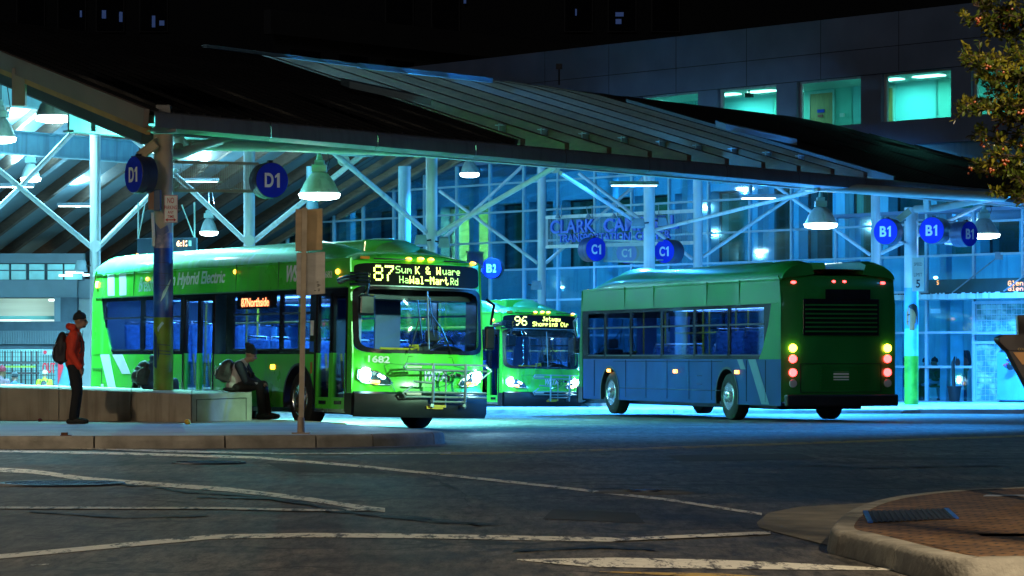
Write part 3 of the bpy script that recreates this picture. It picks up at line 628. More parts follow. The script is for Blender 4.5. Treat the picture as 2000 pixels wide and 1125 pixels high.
d = door(kx(1585, OFF + 3.2), OFF + 3.2, 7.9, w=1.05, h=zk(1600, 183, OFF + 3.2) - 7.9)
mb = MB(); a = kx(1596, OFF + 3.1); wbox(mb, a, a + .32, zk(1600, 220, OFF + 3.1), zk(1600, 214, OFF + 3.1), OFF + 3.1, .02); mb.build('door_plate', signblue, d)
mb = MB(); wbox(mb, a + .02, a + .25, zk(1600, 229, OFF + 3.1), zk(1600, 224, OFF + 3.1), OFF + 3.1, .02); mb.build('warning_plate', mat('sign_red', (.5, .02, .03), .5), d)
door(kx(1716, OFF + 3.2), OFF + 3.2, 7.9, w=.7, h=zk(1730, 173, OFF + 3.2) - 7.9)
mb = MB(); wbox(mb, kx(1640, OFF + 3.1), kx(1648, OFF + 3.1), zk(1644, 228, OFF + 3.1), zk(1644, 221, OFF + 3.1), OFF + 3.1, .05); mb.build('wall_speaker', signwhite, bld)
mb = MB(); p = wp(kx(1463, OFF + 1.5), Uz[1] - .12, OFF + 1.5); mb.box(p, (.3, .2, .14)); mb.tube([p, p + Vector((0, 0, .2))], .03); mb.build('projector', dark_metal, bld)
mb = MB(); p = px(1092, 130, 99); mb.box(p, (.2, .12, .18)); mb.tube([p, p - Vector((0, 0, .6))], .03); mb.build('wall_camera', dark_metal, bld)
# interior lower rooms
rc = {0: (.08, .2, .2), 1: (.05, .22, .16), 2: (.07, .12, .12), 3: (.45, .7, .35), 4: (.75, .9, .5), 5: (.06, .2, .18), 6: (.05, .16, .16), 7: (.05, .25, .22), 8: (.05, .25, .2), 9: (.07, .3, .26), 10: (.06, .2, .2), 11: (.05, .2, .16), 12: (.04, .15, .16), 13: (.12, .12, .11), 14: (.1, .42, .5), 15: (.05, .3, .36), 16: (.1, .14, .14), 17: (.07, .2, .2)}
mb = MB(); wbox(mb, K0, KR2, Lz[1] + .06, Lz[1] + .16, OFF + .4, 6); mb.build('room_ceiling', ceilm, bld)
mb = MB(); wbox(mb, K0, KR2, Lz[0] - .16, Lz[0] - .06, OFF + .42, 6); mb.build('room_floor', floorm, bld)
for i, (a, b) in enumerate(lok):
    m = mat('room_paint_%d' % i, rc[i], .7, var=.1, scale=.6); dp = 2.2 if i not in (3, 4) else 3.2
    mb = MB(); wbox(mb, a - .25, b + .25, Lz[0] - .1, Lz[1] + .1, OFF + dp, .1); mb.build('room_wall', m, bld)
    mb = MB(); wbox(mb, b + .12, b + .18, Lz[0] - .1, Lz[1] + .1, OFF + .95, dp - .95); mb.build('room_wall', m, bld)
    mb = MB(); wbox(mb, a + .03, b - .03, Lz[0] + .02, Lz[1] - .02, OFF + .5, .015); f = mb.build('window', glass('pane', (.8, .95, .9), .05), bld)
    mb = MB(); wbox(mb, a, b, Lz[1] - .06, Lz[1], OFF + .45, .08); wbox(mb, a, b, Lz[0], Lz[0] + .05, OFF + .45, .08); wbox(mb, a, a + .05, Lz[0], Lz[1], OFF + .44, .08); mb.build('window_frame', dark_metal, f)
    if i in (4, 7, 8, 9, 11, 14, 16, 1):
        p = wp((a + b) / 2 + .1, Lz[1] + .02, OFF + 1.6)
        mb = MB(); mb.box(p, (.7, .16, .03), Matrix.Rotation(math.atan2(wd.y, wd.x) + (1.57 if i % 2 else 0), 3, 'Z')); mb.build('ceiling_light', emis('tube_warm', (.75, 1, .75), 4) if i == 4 else emis('tube_dim', (.45, 1, .9), 1.5), bld)
        lamp('AREA', p - Vector((0, 0, .08)), 240 if i == 4 else 5, (.85, 1, .6) if i == 4 else (.4, 1, .85), .6, p - Vector((0, 0, 2)))
# bright room: blue dots, yellow panels, plant
k4 = lok[4]
mb = MB()
for i in range(16):
    kk = k4[0] + .9 + random.random() * 1.9; z = 4.9 + random.random() * 1.3; p = wp(kk, z, OFF + 3.17)
    mb.lathe([(random.choice((.05, .08, .11)), 0), (0, .001)], c=p, n=12, M=Matrix.Rotation(R(90), 3, 'X').to_3x3())
mb.build('wall_dots', signblue, bld)
mb = MB(); wbox(mb, k4[0] + .95, k4[0] + 1.3, Lz[0], 5.6, OFF + 3.1, .06); wbox(mb, k4[1] - .75, k4[1] - .4, Lz[0], 6.1, OFF + 3.1, .06); mb.build('door_leaf', mat('yellow_door', (.6, .38, .06), .6), bld)
# ---------------- glass curtain wall
cw = thing('glass_facade', 'tall glass curtain wall with a grid of pale steel mullions', 'glass wall')
mull = mat('mullion_steel', (.36, .50, .58), .4, var=.1)
ks = [kx(x) for x in (430, 500, 560, 604, 651, 708, 768, 828, 891, 956, 1022, 1089, 1161, 1233, 1306, 1383, 1464, 1545, 1632, 1720, 1809, 1901, 1997, 2095)]
zs = [1.0, 2.0, 3.2, 4.25, 5.2, 6.23, 7.2]
for i, k in enumerate(ks):
    gt = 7.9 if k < 22 else 5.5
    mb = MB(); wbox(mb, k - .038, k + .038, 0, gt, -.02, .1); mb.build('mullion', mull, cw)
    if i % 2 == 0:
        mb = MB(); wbox(mb, k + .10, k + .34, 0, gt, .5, .25); mb.build('glass_fin', mat('wind_post', (.25, .5, .62), .35, var=.1), cw)
for z in zs:
    mb = MB(); wbox(mb, ks[0], ks[-1] if z < 5.5 else 22, z - .032, z + .032, -.012, .08); mb.build('transom', mull, cw)
g = glass('curtain_glass', (.70, .92, .98), .10, .04)
for i in range(len(ks) - 1):
    mb = MB(); wbox(mb, ks[i] + .03, ks[i + 1] - .03, .02, 7.9 if ks[i] < 22 else 5.5, .03, .012); mb.build('glass_pane', g, cw)
mb = MB(); wbox(mb, ks[0], 20, 7.9, 8.0, -.1, 5.0); wbox(mb, 23.0, ks[-1], 5.5, 5.6, -.1, 5.0); mb.build('atrium_roof', bl_conc, cw)
# atrium uplights / floodlights
for k in (0, 4.5, 9, 13.5, 18, 21.5, 27, 31):
    p = wp(k, 7.7 if k < 22 else 5.3, .9); mb = MB(); mb.box(p, (.4, .2, .15)); mb.build('floodlight', dark_metal, bld)
    lamp('AREA', p - Vector((0, 0, .15)), 72, (.06, .46, 1.0), .5, wp(k, 4.0, 5.0))
for k in (3, 8, 13, 19, 25):
    p = wp(k, 3.6, 2.5); lamp('POINT', p, 18, (.12, .6, 1.0), .03); mb = MB(); mb.ell(p + Vector((0, 0, .1)), (.07, .07, .04)); mb.build('downlight', emis('downlight_glow', (.5, .9, 1), 6), bld)
# ground floor details right: door frames, awning, glass blocks, counter
aw = thing('entrance_awning', 'flat pale steel awning with flaking paint over the station entrance', 'awning')
k0, k1 = kx(1788), kx(2080); z = zk(1850, 580, 0)
mb = MB(); wbox(mb, k0, k1, z - .09, z + .09, -1.2, 1.15); mb.cur = 1
for i in range(60):
    kk = k0 + (k1 - k0) * random.random(); wbox(mb, kk, kk + .06 + .12 * random.random(), z + .05 + .02 * random.random(), z + .094, -1.204, .01)
mb.build('slab', [mat('awning_paint', (.45, .58, .55), .6, streak=(.15, .2, .2)), dark_metal], aw)
for x in (1905, 2005):
    k = kx(x); mb = MB(); mb.tube([wp(k, z + .1, -1.0), wp(k + .9, z + 1.15, -.02)], .02, 8); mb.box(wp(k + .9, z + 1.15, -.03), (.22, .05, .22)); mb.build('stay_rod', steelb, aw)
gb = glass('glass_block', (.65, .9, .85), .25, .2)
gbt = thing('glass_block_wall', 'wall panels of square translucent glass blocks beside the entrance', 'glass block wall')
gbm = bpy.data.materials.new('glass_blocks'); gbm.use_nodes = True; n = gbm.node_tree.nodes; L = gbm.node_tree.links
pb = n['Principled BSDF']; tc = n.new('ShaderNodeTexCoord'); nz = n.new('ShaderNodeTexNoise'); nz.inputs['Scale'].default_value = 3; L.new(tc.outputs['Object'], nz.inputs[0])
rp = n.new('ShaderNodeValToRGB'); rp.color_ramp.elements[0].color = (.15, .4, .4, 1); rp.color_ramp.elements[1].color = (.6, .85, .8, 1); rp.color_ramp.elements[0].position = .4; rp.color_ramp.elements[1].position = .6
L.new(nz.outputs[0], rp.inputs[0]); L.new(rp.outputs[0], pb.inputs[0]); pb.inputs['Roughness'].default_value = .12; pb.inputs['Transmission Weight'].default_value = .35
def blocks(x0, x1, y0, y1, nx, ny):
    a, b = kx(x0), kx(x1); zt, zb = zk(x0, y0), zk(x0, y1); fr_ = MB(); mb = MB(); sx = (b - a) / nx; sz = (zt - zb) / ny
    for i in range(nx):
        for j in range(ny):
            wbox(mb, a + i * sx + .012, a + (i + 1) * sx - .012, zb + j * sz + .012, zb + (j + 1) * sz - .012, -.12, .1)
    mb.build('glass_blocks', gbm, gbt, bevel=.02)
    mb = MB()
    for i in range(nx + 1): wbox(mb, a + i * sx - .012, a + i * sx + .012, zb, zt, -.1, .06)
    for j in range(ny + 1): wbox(mb, a - .05, b + .05, zb + j * sz - .012, zb + j * sz + .012, -.095, .05)
    wbox(mb, a - .1, a - .012, zb - .05, zt + .05, -.16, .14); wbox(mb, a - .1, b + .1, zt + .0, zt + .08, -.165, .14); wbox(mb, a - .1, b + .1, zb - .08, zb, -.165, .14)
    mb.build('block_frame', mull, gbt)
blocks(1912, 2060, 594, 648, 15, 5); blocks(1912, 1955, 672, 782, 5, 10)
ww = thing('wall_panel', 'smooth blue grey metal cabinet panel at the far right by the glass blocks', 'panel')
mb = MB(); wbox(mb, kx(1960), kx(2040), .05, 1.42, -.3, .25); mb.build('body', mat('cabinet_blue', (.12, .4, .6), .35), ww, bevel=.02)
mb = MB(); wbox(mb, kx(1990), kx(1993), .9, 1.1, -.32, .02); mb.build('label_plate', signwhite, ww)
# LED arrivals board at far right & left
orange = emis('led_orange', (1, .38, .03), 2.2); green_e = emis('led_green', (.70, 1, .10), 3.2); red_e = emis('led_red', (1, .20, .07), 2.2)
lb = thing('arrivals_board', 'dark arrivals board with orange lettering above the entrance awning', 'display board')
a = kx(1822, -.3); b = kx(2060, -.3); mb = MB(); wbox(mb, a, b, zk(1900, 571, -.3), zk(1900, 545, -.3), -.5, .18); mb.build('case', mat('board_teal', (.02, .08, .09), .5), lb)
k = kx(1969, -.52); led('led_text', 'Glen', wp(k, zk(1975, 558, -.52), -.52), .55, .14, orange, lb, xd=wd); led('led_text', 'Glen', wp(k, zk(1975, 568, -.52), -.52), .55, .12, orange, lb, xd=wd)
k = kx(1830, -.52); led('led_text', 'S', wp(k, zk(1830, 556, -.52), -.52), .07, .12, orange, lb, xd=wd)
lb = thing('arrivals_board', 'dark hanging arrivals board showing 6:12 in orange behind the painted column', 'display board')
p = px(268, 540, 68); q = px(384, 540, 67.4); zt = px(300, 466, 68).z; zb = px(300, 515, 68).z
mb = MB(); mb.prism([(p.x, p.y, zb), (q.x, q.y, zb), (q.x, q.y + .25, zb), (p.x, p.y + .25, zb)], (0, 0, zt - zb)); mb.build('case', mat('board_navy', (.015, .035, .07), .4), lb, bevel=.01)
text('led_text', '6:12', px(345, 481, 67.5), px(369, 481, 67.5), .13, orange, lb, .004, thick=.02); led('led_text', 'Route 80', px(266, 506, 67.9), .58, .13, orange, lb)
mb = MB(); mb.box(px(371, 475, 67.4), (.06, .02, .12)); mb.build('light_sensor', steelb, lb)
for a, b in (((270, 466), (283, 400)), ((380, 466), (355, 400))):
    mb = MB(); mb.tube([px(a[0], a[1], 67.8), px(b[0], b[1], 68)], .015, 6); mb.tube([px(a[0], a[1], 67.8), px(a[0], 395, 68)], .02, 6); mb.build('hanger', steelb, lb)
# station name sign on mesh frame between columns
ns = thing('station_name_sign', 'mesh frame sign with blue letters naming the transportation center', 'sign')
p = px(1068, 425, 91.6); q = px(1357, 412, 86.2); b0 = px(1068, 482, 91.6); b1 = px(1357, 474, 86.2)
mb = MB(); mb.bar(p, q, .1); mb.bar(b0, b1, .1); mb.bar(p, b0, .07); mb.bar(q, b1, .07); mb.build('frame', white_steel, ns)
mb = MB()
for i in range(26): f = (i + .5) / 26; mb.bar(p.lerp(b0, f), q.lerp(b1, f), .008)
for i in range(60): f = (i + .5) / 60; mb.bar(p.lerp(q, f), b0.lerp(b1, f), .008)
mb.build('mesh_panel', steelb, ns)
dN = (q - p).normalized(); lm = mat('letter_blue', (.02, .10, .55), .4)
off = Vector((dN.y, -dN.x, 0)) * .07
def on(x, y):
    r = (x - 1000) / F; d = Vector((q.x - p.x, q.y - p.y)); t = (r * p.y - p.x) / (d.x - r * d.y); Y = p.y + d.y * t; return px(x, y, Y) + off
text('lettering', 'CLARK', on(1081, 457), on(1167, 454), .40, lm, ns, .06, thick=.02); text('lettering', 'CAMPBELL', on(1185, 454), on(1330, 447), .40, lm, ns, .06, thick=.02)
text('lettering', 'TRANSPORTATION', on(1096, 474), on(1236, 470), .25, lm, ns, .05, thick=.015); text('lettering', 'CENTER', on(1247, 470), on(1315, 466), .25, lm, ns, .05, thick=.015)
for x in (1100, 1160, 1210, 1290):
    mb = MB(); b_ = on(x, 424); mb.tube([b_ + off * 2 + Vector((0, 0, .0)), b_ + off * 3 + Vector((0, 0, .28)), b_ + Vector((0, 0, .35)), b_], .015, 6); mb.lathe([(.02, .1), (.06, .04), (.1, -.04)], c=b_ + off * 2, n=12); mb.build('sign_lamp', steelb, ns)
# ================================================================ FAR DARK BUILDINGS
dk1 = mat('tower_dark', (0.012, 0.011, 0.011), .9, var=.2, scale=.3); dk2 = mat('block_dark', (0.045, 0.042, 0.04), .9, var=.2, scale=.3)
tw = thing('office_tower', 'nearly black office tower against the night sky with a few faint blue windows', 'building')
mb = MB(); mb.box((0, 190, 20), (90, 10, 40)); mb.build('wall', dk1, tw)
wv = emis('dim_blue_window', (.1, .3, .9), .02); wk = mat('dark_window', (.008, .009, .012), .1)
for x in (60, 140, 215, 300, 1130, 1215, 1300, 780, 870):
    mb = MB(); c = px(x, 30, 184.9); mb.box(c, (1.6, .1, 1.9)); w = mb.build('window', wk, tw)
    mb = MB(); mb.box(c, (1.75, .06, 2.05)); mb.build('frame', dk2, w)
for x, y, w_, h in ((203, 28, .25, .5), (236, 33, .2, .6), (300, 42, .2, .7), (316, 45, .3, .3), (158, 27, .12, .4), (1210, 28, .5, .25), (1208, 42, .35, .3), (1125, 24, .1, .4), (908, 2, .15, .3)):
    mb = MB(); mb.box(px(x, y, 184.8), (w_, .05, h)); mb.build('lit_blind', emis('blue_glow', (.06, .25, 1), .035), tw)
ob = thing('office_block', 'dark low office block with recessed windows behind the canopy roof', 'building')
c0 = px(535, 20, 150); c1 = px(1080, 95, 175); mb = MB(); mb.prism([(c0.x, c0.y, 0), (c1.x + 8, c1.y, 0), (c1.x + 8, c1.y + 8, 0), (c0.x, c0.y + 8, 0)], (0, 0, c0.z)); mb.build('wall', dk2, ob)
mb = MB(); mb.bar((c0.x - .3, c0.y - .3, c0.z - .6), (c1.x + 8, c1.y - .3, c0.z - .6), .5, 1.2); mb.build('cornice', dk2, ob)
for i in range(7):
    f = (i * 3.4 + 1.2); d = Vector((c1.x + 8 - c0.x, c1.y - c0.y, 0)).normalized(); a = Vector((c0.x, c0.y, 0)) + d * f
    for z in (c0.z - 2.6, c0.z - 5.2):
        mb = MB(); mb.bar(a + Vector((0, -.2, z)), a + d * 2.0 + Vector((0, -.2, z)), .1, 1.5); w = mb.build('window', wk, ob)
c0 = px(-500, 150, 158); mb = MB(); mb.box((c0.x + 6, 168, 8), (26, 12, 16)); mb.build('wing', dk2, ob)
# ================================================================ LEFT BACKGROUND: parking structure
pk = thing('parking_structure', 'grey concrete parking structure with a bright opening under the canopy', 'building')
Yp = 104
def pb_(nm, x0, x1, y0, y1, m, Y=Yp, d=.5, par=None):
    a = px(x0, y1, Y); b = px(x1, y0, Y); mb = MB(); mb.box(((a.x + b.x) / 2, Y + d / 2, (a.z + b.z) / 2), (b.x - a.x, d, b.z - a.z)); return mb.build(nm, m, par or pk)
gc = mat('structure_concrete', (.18, .22, .24), .8, var=.15, scale=1); gd = mat('structure_dark', (.07, .09, .11), .8, var=.2)
pb_('band', -200, 150, 547, 581, gc); pb_('fascia_band', -200, 150, 628, 682, gd, Yp - .3); pb_('pier', 118, 150, 581, 628, gd, Yp - .1)
pb_('pier', 106, 118, 581, 628, gc, Yp - .12)
pb_('side_wall', 150, 235, 583, 780, mat('side_wall_pale', (.35, .36, .34), .8, var=.12), Yp + .6)
pb_('side_beam', 150, 235, 545, 583, gc, Yp + .5)
pb_('back_wall', -200, 106, 583, 628, mat('deck_wall', (.6, .65, .6), .7, var=.1, scale=1, stretch=(.3, 1, 8)), Yp + 3, .2)
pb_('deck_rail', -200, 112, 617, 624, mat('rail_teal', (.03, .2, .24), .5), Yp + 1.5, .1)
pb_('slot_floor', -200, 112, 624, 627, emis('slot_strip', (.7, .9, .8), .5), Yp + 1.2, .2)
pb_('deck_light', 95, 114, 584, 588, emis('tube_soft', (.8, 1, .95), 1.6), Yp + 1, .2)
for i in range(42): pb_('louvre', -6 + i * 3.3 - 2, -6 + i * 3.3, 646, 672, gc, Yp - .4, .1)
lamp('AREA', px(40, 600, Yp + 1.2) + Vector((0, 0, .2)), 14, (.7, 1, .85), 2, px(40, 610, Yp + 5))
# strip windows above band
for x0, x1 in ((-30, 17), (22, 50), (57, 86), (93, 122), (126, 160)):
    w = pb_('window', x0, x1, 516, 546, mat('frost_glass', (.12, .4, .42), .3, emit=(.25, .75, .75), es=.16 if x1 < 90 else .06, var=.4, scale=1.5), Yp + .3, .1)
    pb_('transom', x0, x1, 527, 529, gd, Yp + .25, .05, w)
pb_('mullion_wall', -200, 165, 513, 548, gd, Yp + .45, .2)
pb_('ceiling_band', -200, 165, 495, 514, gc, Yp + .2, .3)
for x, y, w in ((115, 538, 26), (128, 532, 34)):
    pb_('strip_light', x, x + w, y - 2, y + 2, emis('tube_soft', (.8, 1, .95), 1.6), Yp + .1, .1)
pb_('wall_light', 162, 174, 535, 539, emis('tube_soft', (.8, 1, .95), 1.6), Yp - 10, .1)
# lower lit lobby behind mesh
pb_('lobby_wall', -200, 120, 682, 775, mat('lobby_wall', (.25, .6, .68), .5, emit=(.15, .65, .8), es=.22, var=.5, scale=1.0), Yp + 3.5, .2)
for x in (8, 22, 40, 48, 60, 70): pb_('lobby_frame', x, x + 2.5, 686, 760, gd, Yp + 2.5, .1)
pb_('lobby_rail', -10, 76, 706, 711, gd, Yp + 2.4, .1); pb_('lobby_rail', -10, 76, 727, 731, gd, Yp + 2.4, .1); pb_('lobby_bench', 10, 70, 714, 718, mat('lime', (.3, .6, .1), .6), Yp + 2.3, .1)
lamp('AREA', px(40, 690, Yp + 1.5), 22, (.5, .9, 1), 2, px(40, 720, Yp + 3))
mb = MB()
for x in range(-10, 112, 5): a = px(x, 684, Yp); b = px(x, 765, Yp); mb.bar(a, b, .016)
for y in range(688, 760, 9): a = px(-10, y, Yp); b = px(110, y, Yp); mb.bar(a, b, .012)
mb.build('security_mesh', dark_metal, pk)
rd = mat('sign_red_panel', (.6, .03, .05), .5, emit=(1, .05, .1), es=.12)
os_ = thing('out_sign', 'red lettered OUT sign with a red arrow panel on the parking structure', 'sign')
text('lettering', 'OUT', px(83, 729, Yp - .5), px(108, 729, Yp - .5), .36, rd, os_, .05, thick=.02)
a = px(113, 690, Yp - .5); mb = MB(); mb.prism([px(113, 688, Yp - .5), px(124, 716, Yp - .5), px(113, 752, Yp - .5)], (0, .05, 0)); mb.build('arrow', rd, os_)
mb = MB(); mb.prism([px(108, 686, Yp - .4), px(136, 686, Yp - .4), px(136, 757, Yp - .4), px(108, 757, Yp - .4)], (0, .05, 0)); mb.build('panel', mat('panel_teal', (.12, .35, .4), .5), os_)
es = thing('exit_sign', 'small pale EXIT sign with a round red symbol above the mesh', 'sign')
mb = MB(); a = px(100, 688, Yp - .8); mb.box(a, (.62, .05, .17)); mb.build('plate', mat('plate_pale', (.4, .42, .42), .6), es)
text('lettering', 'EXIT', px(106, 690.5, Yp - .85), px(116, 690.5, Yp - .85), .08, dark_metal, es, .01)
mb = MB(); c = px(88, 688, Yp - .84); mb.tube([c, c + Vector((0, .01, 0))], .06, 16); mb.build('symbol', rd, es)
# ================================================================ LAMPS (bell pendants)
shade = mat('lamp_shade_glass', (.32, .40, .38), .35, var=.2, scale=4, streak=(.15, .2, .18))
def pendant(x, y, w, lab, power, col, hang=.5, Y=None, tilt=0):
    D = w * Y / F if Y else .72; Y = Y or D * F / w; s = F / Y; p = px(x, y, Y); r = D / 2
    t = thing('pendant_lamp', lab, 'lamp', p, (0, R(tilt), 0), 'bell shaped lamps hanging under the canopy')
    mb = MB(); mb.lathe([(r * .30, .46), (r * .42, .43), (r * .7, .28), (r * .88, .12), (r * .96, .04), (r * .93, .04), (r * .66, .26), (r * .38, .41), (r * .25, .44)], n=28); mb.build('shade', shade, t, smooth=True)
    mb = MB(); mb.lathe([(r * .93, .035), (r * 1.0, .03), (r * .92, -.05), (r * .5, -.085), (0, -.09)], n=28); mb.build('diffuser', emis('lamp_glow', (.72, .97, 1.0), 14), t, smooth=True)
    mb = MB(); mb.box((0, 0, .54), (.3, .26, .15)); mb.box((0, 0, .66), (.2, .17, .1)); mb.lathe([(.07, .7), (.05, .82), (.02, .86)], n=10); mb.build('ballast', mat('ballast', (.25, .38, .33), .4), t, bevel=.015)
    mb = MB(); mb.tube([(0, 0, .85), (0, 0, .86 + hang)], .012, 6); mb.tube([(.14, 0, .5), (.2, 0, .7), (.1, 0, .86 + hang)], .01, 6); mb.build('hook_cable', dark_metal, t)
    l = lamp('AREA', p - Vector((0, 0, .11)), power * .8, col, .62, p - Vector((0, 0, 3)), spread=118 if x < 700 else 155)
    l2 = lamp('POINT', p + Vector((0, 0, -.16)), power * (.05 if x > 500 else .12), col, .03); (lamp('AREA', p + Vector((0, 0, .92)), power * .5, col, .5, p + Vector((0, 0, 4))) if 30 < x < 600 and Y > 70 else None)
cy = (.24, .72, 1.0); cb = (.03, .34, 1.0); cg = (.18, .85, .80)
pendant(105, 231, 75, 'bell lamp nearest the left roof edge, high in the corner', 800, cy, .2, Y=63)
pendant(2, 272, 60, 'bell lamp cut by the left edge of the photo', 500, cy, Y=66)
pendant(60, 350, 40, 'small far bell lamp crossed by a diagonal brace at the left', 700, cy, Y=88)
pendant(408, 455, 36, 'small far bell lamp behind the hanging arrivals board', 700, cy, Y=96)
pendant(624, 382, 82, 'large bell lamp hanging above the nearest green bus', 2600, cg, .25, Y=61)
pendant(917, 341, 38, 'small bell lamp hanging in front of the glass wall', 1200, cb, Y=96)
pendant(1603, 440, 66, 'large bell lamp hanging between the C1 and B1 signs', 2400, cb, .3, Y=77)
pendant(1922, 460, 62, 'bell lamp partly hidden behind the rightmost B1 sign', 1300, cb, .3, Y=83)
# strip lights added under the canopy as fill for ceiling, columns and ground
def rz_(x, y):
    t = ((y - 55.2) * .595 - (x + 6.55) * .803) / (.871 * .595 + .491 * .803); return zr(max(0, min(46, t)))
for q, pw_, c in (((-9.6, 69, -1.1), 250, cy), ((-12, 86, -1.2), 2200, cy), ((-13.4, 79, -1.2), 1500, cy), ((-3, 84, -1.2), 1100, cb), ((3, 75, -1.3), 1800, cb), ((6.5, 79, -1.3), 600, cb), ((-8, 78, -1.3), 900, cy), ((-9, 90, -1.3), 900, cy), ((-15, 92, -1.3), 1100, cy), ((-11.5, 74, -1.2), 350, cy), ((-17, 84, -1.3), 1100, cy), ((-4.5, 66, -1), 1100, cg), ((-7, 62, -1), 1300, cg), ((-14, 98, -.9), 600, cy), ((-18.5, 97, -.9), 700, cy), ((-10, 98, -.9), 800, cy), ((16, 84, -.9), 300, cb)):
    q = (q[0], q[1], rz_(q[0], q[1]) + q[2])
    lamp('AREA', q, pw_, c, .6, (q[0], q[1], 0), spread=130); lamp('POINT', (q[0], q[1], q[2] - .05), pw_ * .2, c, .03); (lamp('AREA', (q[0], q[1], q[2] + .7), pw_ * .35, c, .5, (q[0], q[1], 20)) if q[0] < -5 else None)
    t = thing('strip_light', 'added slim strip light giving fill under the canopy deck', 'light', (q[0], q[1], q[2] + .12), group='added strip lights giving fill under the canopy deck'); mb = MB(); mb.box((0, 0, 0), (1.2, .2, .1)); mb.build('housing', gc, t, bevel=.01); mb = MB(); mb.box((0, 0, -.06), (1.1, .14, .02)); mb.build('tube', emis('fill_tube', (.8, 1, .95), 6), t)
# flood fittings on columns
def flood(x, y, Y, w, lab, rz):
    t = thing('floodlight', lab, 'floodlight', px(x, y, Y), (0, 0, R(rz)), 'floodlights clamped to the canopy columns'); s = w * Y / F
    mb = MB(); mb.add([(-s / 2, -.12, -.1), (s / 2, -.12, -.1), (s / 2, .12, -.14), (-s / 2, .12, -.14), (-s * .35, -.05, .14), (s * .4, -.05, .14), (s * .4, .1, .1), (-s * .35, .1, .1)], [(0, 1, 2, 3), (4, 5, 6, 7), (0, 1, 5, 4), (1, 2, 6, 5), (2, 3, 7, 6), (3, 0, 4, 7)]); mb.build('housing', mat('flood_grey', (.16, .22, .25), .5, var=.3), t, bevel=.01)
    mb = MB(); mb.bar((s * .4, 0, 0), (s * .75, .05, .02), .04); mb.build('arm', dark_metal, t)
flood(822, 470, 73.5, 26, 'floodlight on the left of the column above the bus front', 0); flood(868, 473, 73.5, 24, 'floodlight on the right of the column above the bus front', 180)
flood(1246, 436, 83.5, 28, 'floodlight on the left of the middle white column', 0); flood(1294, 432, 84.4, 20, 'dark floodlight on the right of the middle white column', 180)
flood(158, 520, 74.5, 24, 'floodlight by the B3 sign at the rear of the green bus', 0); flood(1048, 557, 91, 22, 'low floodlight on the thin column behind the second bus', 180)
# CCTV camera housings
def cctv(x, y, Y, lab, rz):
    t = thing('cctv_camera', lab, 'camera', px(x, y, Y), (0, R(38), R(rz))); mb = MB(); mb.bar((-.26, 0, 0), (.12, 0, 0), .17, .15); mb.bar((-.32, 0, .085), (.14, 0, .085), .2, .02); mb.build('housing', mat('cam_tan', (.35, .28, .16), .5), t, bevel=.015)
    mb = MB(); mb.bar((.12, 0, 0), (.26, 0, .08), .06); mb.build('mount', dark_metal, t)
cctv(284, 298, 55.4, 'tan security camera pointing down beside the left D1 sign', 180); cctv(1762, 424, 81.4, 'security camera pointing down above the left B1 sign', 180)
# ================================================================ ROUND BAY SIGNS
def disc(s, x, y, dpx, Y, yaw, lab, depth=.34, both=False, roll=0):
    """yaw: degrees the face turns to camera's left(+)/right(-)"""
    D = dpx * Y / F; p = px(x, y, Y); t = thing('bay_sign', lab, 'sign', p, (0, 0, R(-yaw)), 'round blue bay signs'); r = D / 2
    M = Matrix.Rotation(R(90), 3, 'X').to_3x3()
    mb = MB(); mb.lathe([(r, -depth), (r, 0), (r * .97, .012)], n=40, M=M); mb.lathe([(r * 1.015, -depth * .55), (r * 1.015, -depth * .42)], n=40, M=M); mb.build('drum', mat('drum_navy', (.02, .03, .07), .4), t, smooth=True, sharp=30)
    mb = MB(); mb.lathe([(0, .016), (r * .96, .016), (r * .965, .010)], n=40, M=M); mb.build('face', signblue, t)
    h = r * .80; w = r * .92; text('lettering', s[0], (-w / 2, -.020, -h / 2), (w * .08, -.020, -h / 2), h, signwhite, t, .006, thick=.03)
    if s[1] == '1':
        mb = MB(); x = w * .40; b_ = w * .085; mb.prism([(x - b_, -.020, -h / 2), (x + b_, -.020, -h / 2), (x + b_, -.020, h / 2), (x - b_ * .4, -.020, h / 2), (x - b_ * 2.6, -.020, h * .30), (x - b_ * 2.6, -.020, h * .16), (x - b_, -.020, h * .24)], (0, -.006, 0)); mb.build('lettering', signwhite, t)
    else: text('lettering', s[1], (w * .16, -.020, -h / 2), (w / 2, -.020, -h / 2), h, signwhite, t, .006, thick=.03)
    mb = MB(); mb.box((0, depth * .3, r * 1.03), (.08, .08, .06)); mb.build('hanger_clip', dark_metal, t); return t
disc('D1', 262, 341, 73, 55.2, 54, 'D1 sign left of the painted column, turned left', .3)
disc('D1', 531, 352, 70, 56.2, -28, 'D1 sign hanging right of the painted column over the bus', .3)
disc('B2', 960, 524, 41, 97, 14, 'B2 sign hanging between the two green buses'); disc('B3', 153, 567, 37, 108, 25, 'B3 sign by the rear of the nearest bus')
disc('C1', 1164, 487, 48, 86, -30, 'C1 sign leftmost of its three, with drum side showing on its left', .42); disc('C1', 1224, 494, 42, 89, 12, 'C1 sign seen through mesh, between the other two'); disc('C1', 1298, 491, 47, 84.5, 35, 'C1 sign right of the white column', .5)
disc('B1', 1730, 452, 52, 80.5, 32, 'B1 sign left of the painted column'); disc('B1', 1820, 450, 53, 80, 30, 'B1 sign in the middle, just right of the painted column', .5); disc('B1', 1893, 457, 50, 79.5, -40, 'B1 sign furthest right, in front of a lamp', .4)
